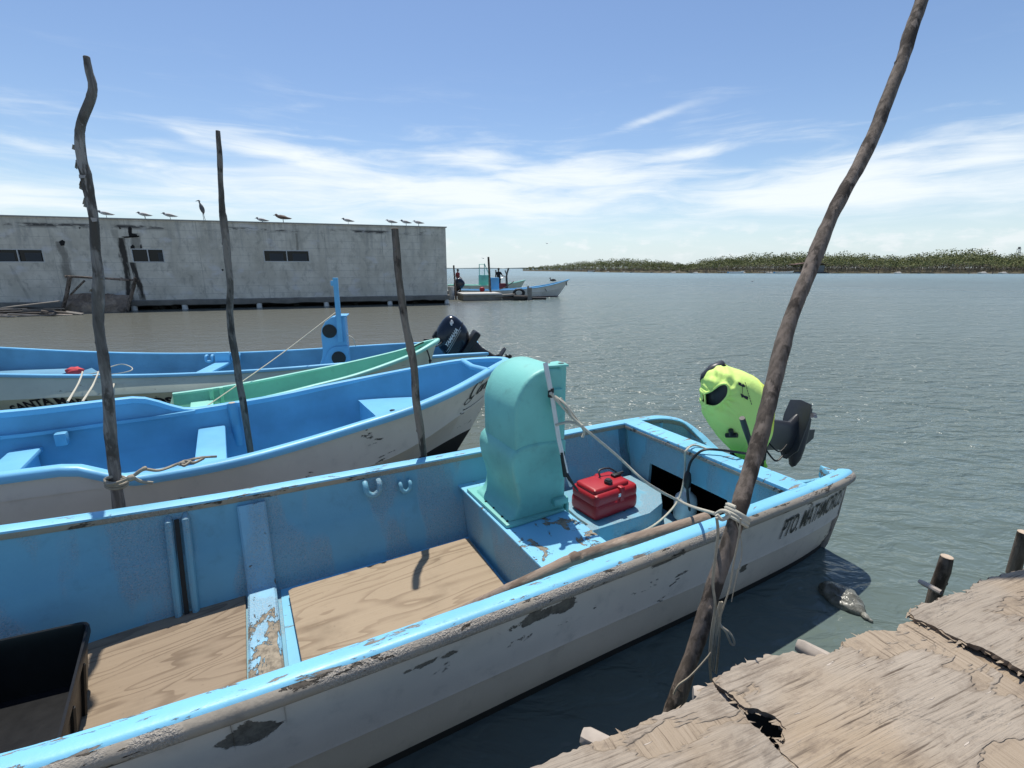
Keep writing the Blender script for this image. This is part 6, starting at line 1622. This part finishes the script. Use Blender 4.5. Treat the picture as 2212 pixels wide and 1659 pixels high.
    u = MB(); u.prism([(-w * .75, 3.5), (-w * .2, 4.35), (w * .5, 3.6), (w * .5, 3.35), (-w * .2, 4.1), (-w * .75, 3.25)], 'y', -3, 3); u.build('roof', plain('rusty_sheet', (.14, .085, .065, 1), .9, nz=.4, sc=1), rt, 0)
    for k in range(5):
        u = MB(); xx = -w * .7 + k * w * .12; u.tube([(xx, -2.6, -.4), (xx + .2, -2.6, 3.1)], .09, 6); u.build('prop', M['poledark'], rt, 60)
    def small_boat(px, L_, mat, lab, dz=0):
        Y = dist(px) - 4; x = (px - 1106) / FP * Y / CP
        rt = thing('small_boat', lab, 'boat', (x, Y, 0), R(6))
        hp = hull_parts([(-L_ / 2, .7, .7), (0, .85, .7), (L_ * .3, .6, .85), (L_ / 2, .02, 1.1)], 4, zk=.35, bow=1, tip=L_ / 2, bowlen=L_ * .4, rake=.6)
        hull_build(rt, hp, mat, M['liner4'], M['bottom'])
        X, HB, ZG = hp[:3]
        g = MB(); g.sweep([(a, -h_, z) for a, h_, z in zip(X, HB, ZG)] + [(a, h_, z) for a, h_, z in zip(X, HB, ZG)][::-1][1:], CAP); g.build('gunwale', M['white'], rt, 50)
    small_boat(1564, 7.5, M['white'], 'longer white boat moored at the far shore left of the hut')
    small_boat(1662, 9, M['hull2'], 'grey white boat moored at the far shore right beside the hut')
    small_boat(1268, 4, M['white'], 'tiny white boat near the low left end of the far shore')
    for px, pw in ((1640, 60), (1545, 36)):
        Y = dist(px) - 3; x = (px - 1106) / FP * Y / CP; rt = thing('jetty', 'thin dark jetty on stilts at the far shore ' + ('left of the hut' if px == 1640 else 'under the longer white boat'), 'jetty', (x, Y, 0)); wj = pw / FP * Y
        u = MB(); u.box((0, 0, .75), (wj, 1.2, .15)); u.build('deck', M['pale_chunk'], rt, 0)
        for k in range(7): u = MB(); u.tube([(-wj / 2 + k * wj / 6, -.5, -.5), (-wj / 2 + k * wj / 6 + .1, -.5, 1.1)], .12, 6); u.build('stilt', M['poledark'], rt, 60)
    for px, hh in ((2040, 1.4), (1855, 1.2), (2088, 1.0)):
        Y = dist(px) - 14; x = (px - 1106) / FP * Y / CP; u = MB(); u.tube([(x, Y, -.5), (x + .15, Y, hh)], .13, 6); tag(u.build('marker_stake', M['poledark'], None, 60), 'lone stake standing in the water off the far shore', 'stake', 'stakes off the far shore')
    # rocks and litter along the waterline, each a pale or dark lump
    random.seed(8)
    rk = [plain('dark_rock', (.05, .048, .04, 1), .9, nz=.4), plain('pale_rock', (.38, .37, .34, 1), .9, nz=.3)]
    for k in range(46):
        px = random.uniform(1240, 2230); Y = dist(px) + random.uniform(.2, 2.5); x = (px - 1106) / FP * Y / CP; s = random.uniform(.35, .9) * (1 if k % 3 else 1.5)
        u = MB(); u.ball((0, 0, 0), (s * 1.5, s, s * .55), 2, jit=.45); o = u.build('shore_rock', rk[0 if k % 3 else 1], None, 40); o.location = (x, Y, .15)
        tag(o, 'small dark rock on the far waterline' if k % 3 else 'small pale rock on the far waterline', 'rock', 'dark rocks along the far waterline' if k % 3 else 'pale rocks along the far waterline')
    # lattice tower
    Y = 420.; x = (2131 - 1106) / FP * Y / CP; zt = 2.2 + (580 - 541) / FP * Y; rt = thing('lattice_tower', 'slim lattice tower rising behind the far mangroves', 'tower', (x, Y, 0)); z0 = 4
    for sx, sy in ((-1, -1), (1, -1), (1, 1), (-1, 1)):
        u = MB(); u.tube([(sx * 1.6, sy * 1.6, 0), (sx * .7, sy * .7, zt)], .16, 5); u.build('tower_leg', M['pole'], rt, 0)
    for k in range(5):
        za, zb_ = zt * k / 5, zt * (k + 1) / 5; wa, wb = 1.6 - .9 * k / 5, 1.6 - .9 * (k + 1) / 5
        for s in (-1, 1): u = MB(); u.tube([(-wa * s, -wa, za), (wb * s, -wb, zb_)], .09, 4); u.build('brace', M['pole'], rt, 0)
    u = MB(); u.box((0, 0, zt), (2.2, 2.2, .3)); u.box((0, 0, zt + .9), (1.2, 1.2, 1.6)); u.build('platform', M['pole'], rt, 0)
    # very distant low land
    u = MB(); rows = []
    for i in range(60):
        x = -900 + i * 22; h = 4 + 3 * mnoise.noise(Vector((x * .01, 0, 0))) + 1.2 * mnoise.noise(Vector((x * .06, 3, 0))); h *= sst(x, -620, -200) * (1 - .0 * x)
        rows.append([(x, 2300, -1), (x, 2310, max(.0, h)), (x, 2400, max(.0, h))])
    u.grid(rows); tag(u.build('distant_land', plain('distant_scrub', (.07, .095, .10, 1), .95, nz=.2, sc=.02), None, 0), kind='structure')
shore()
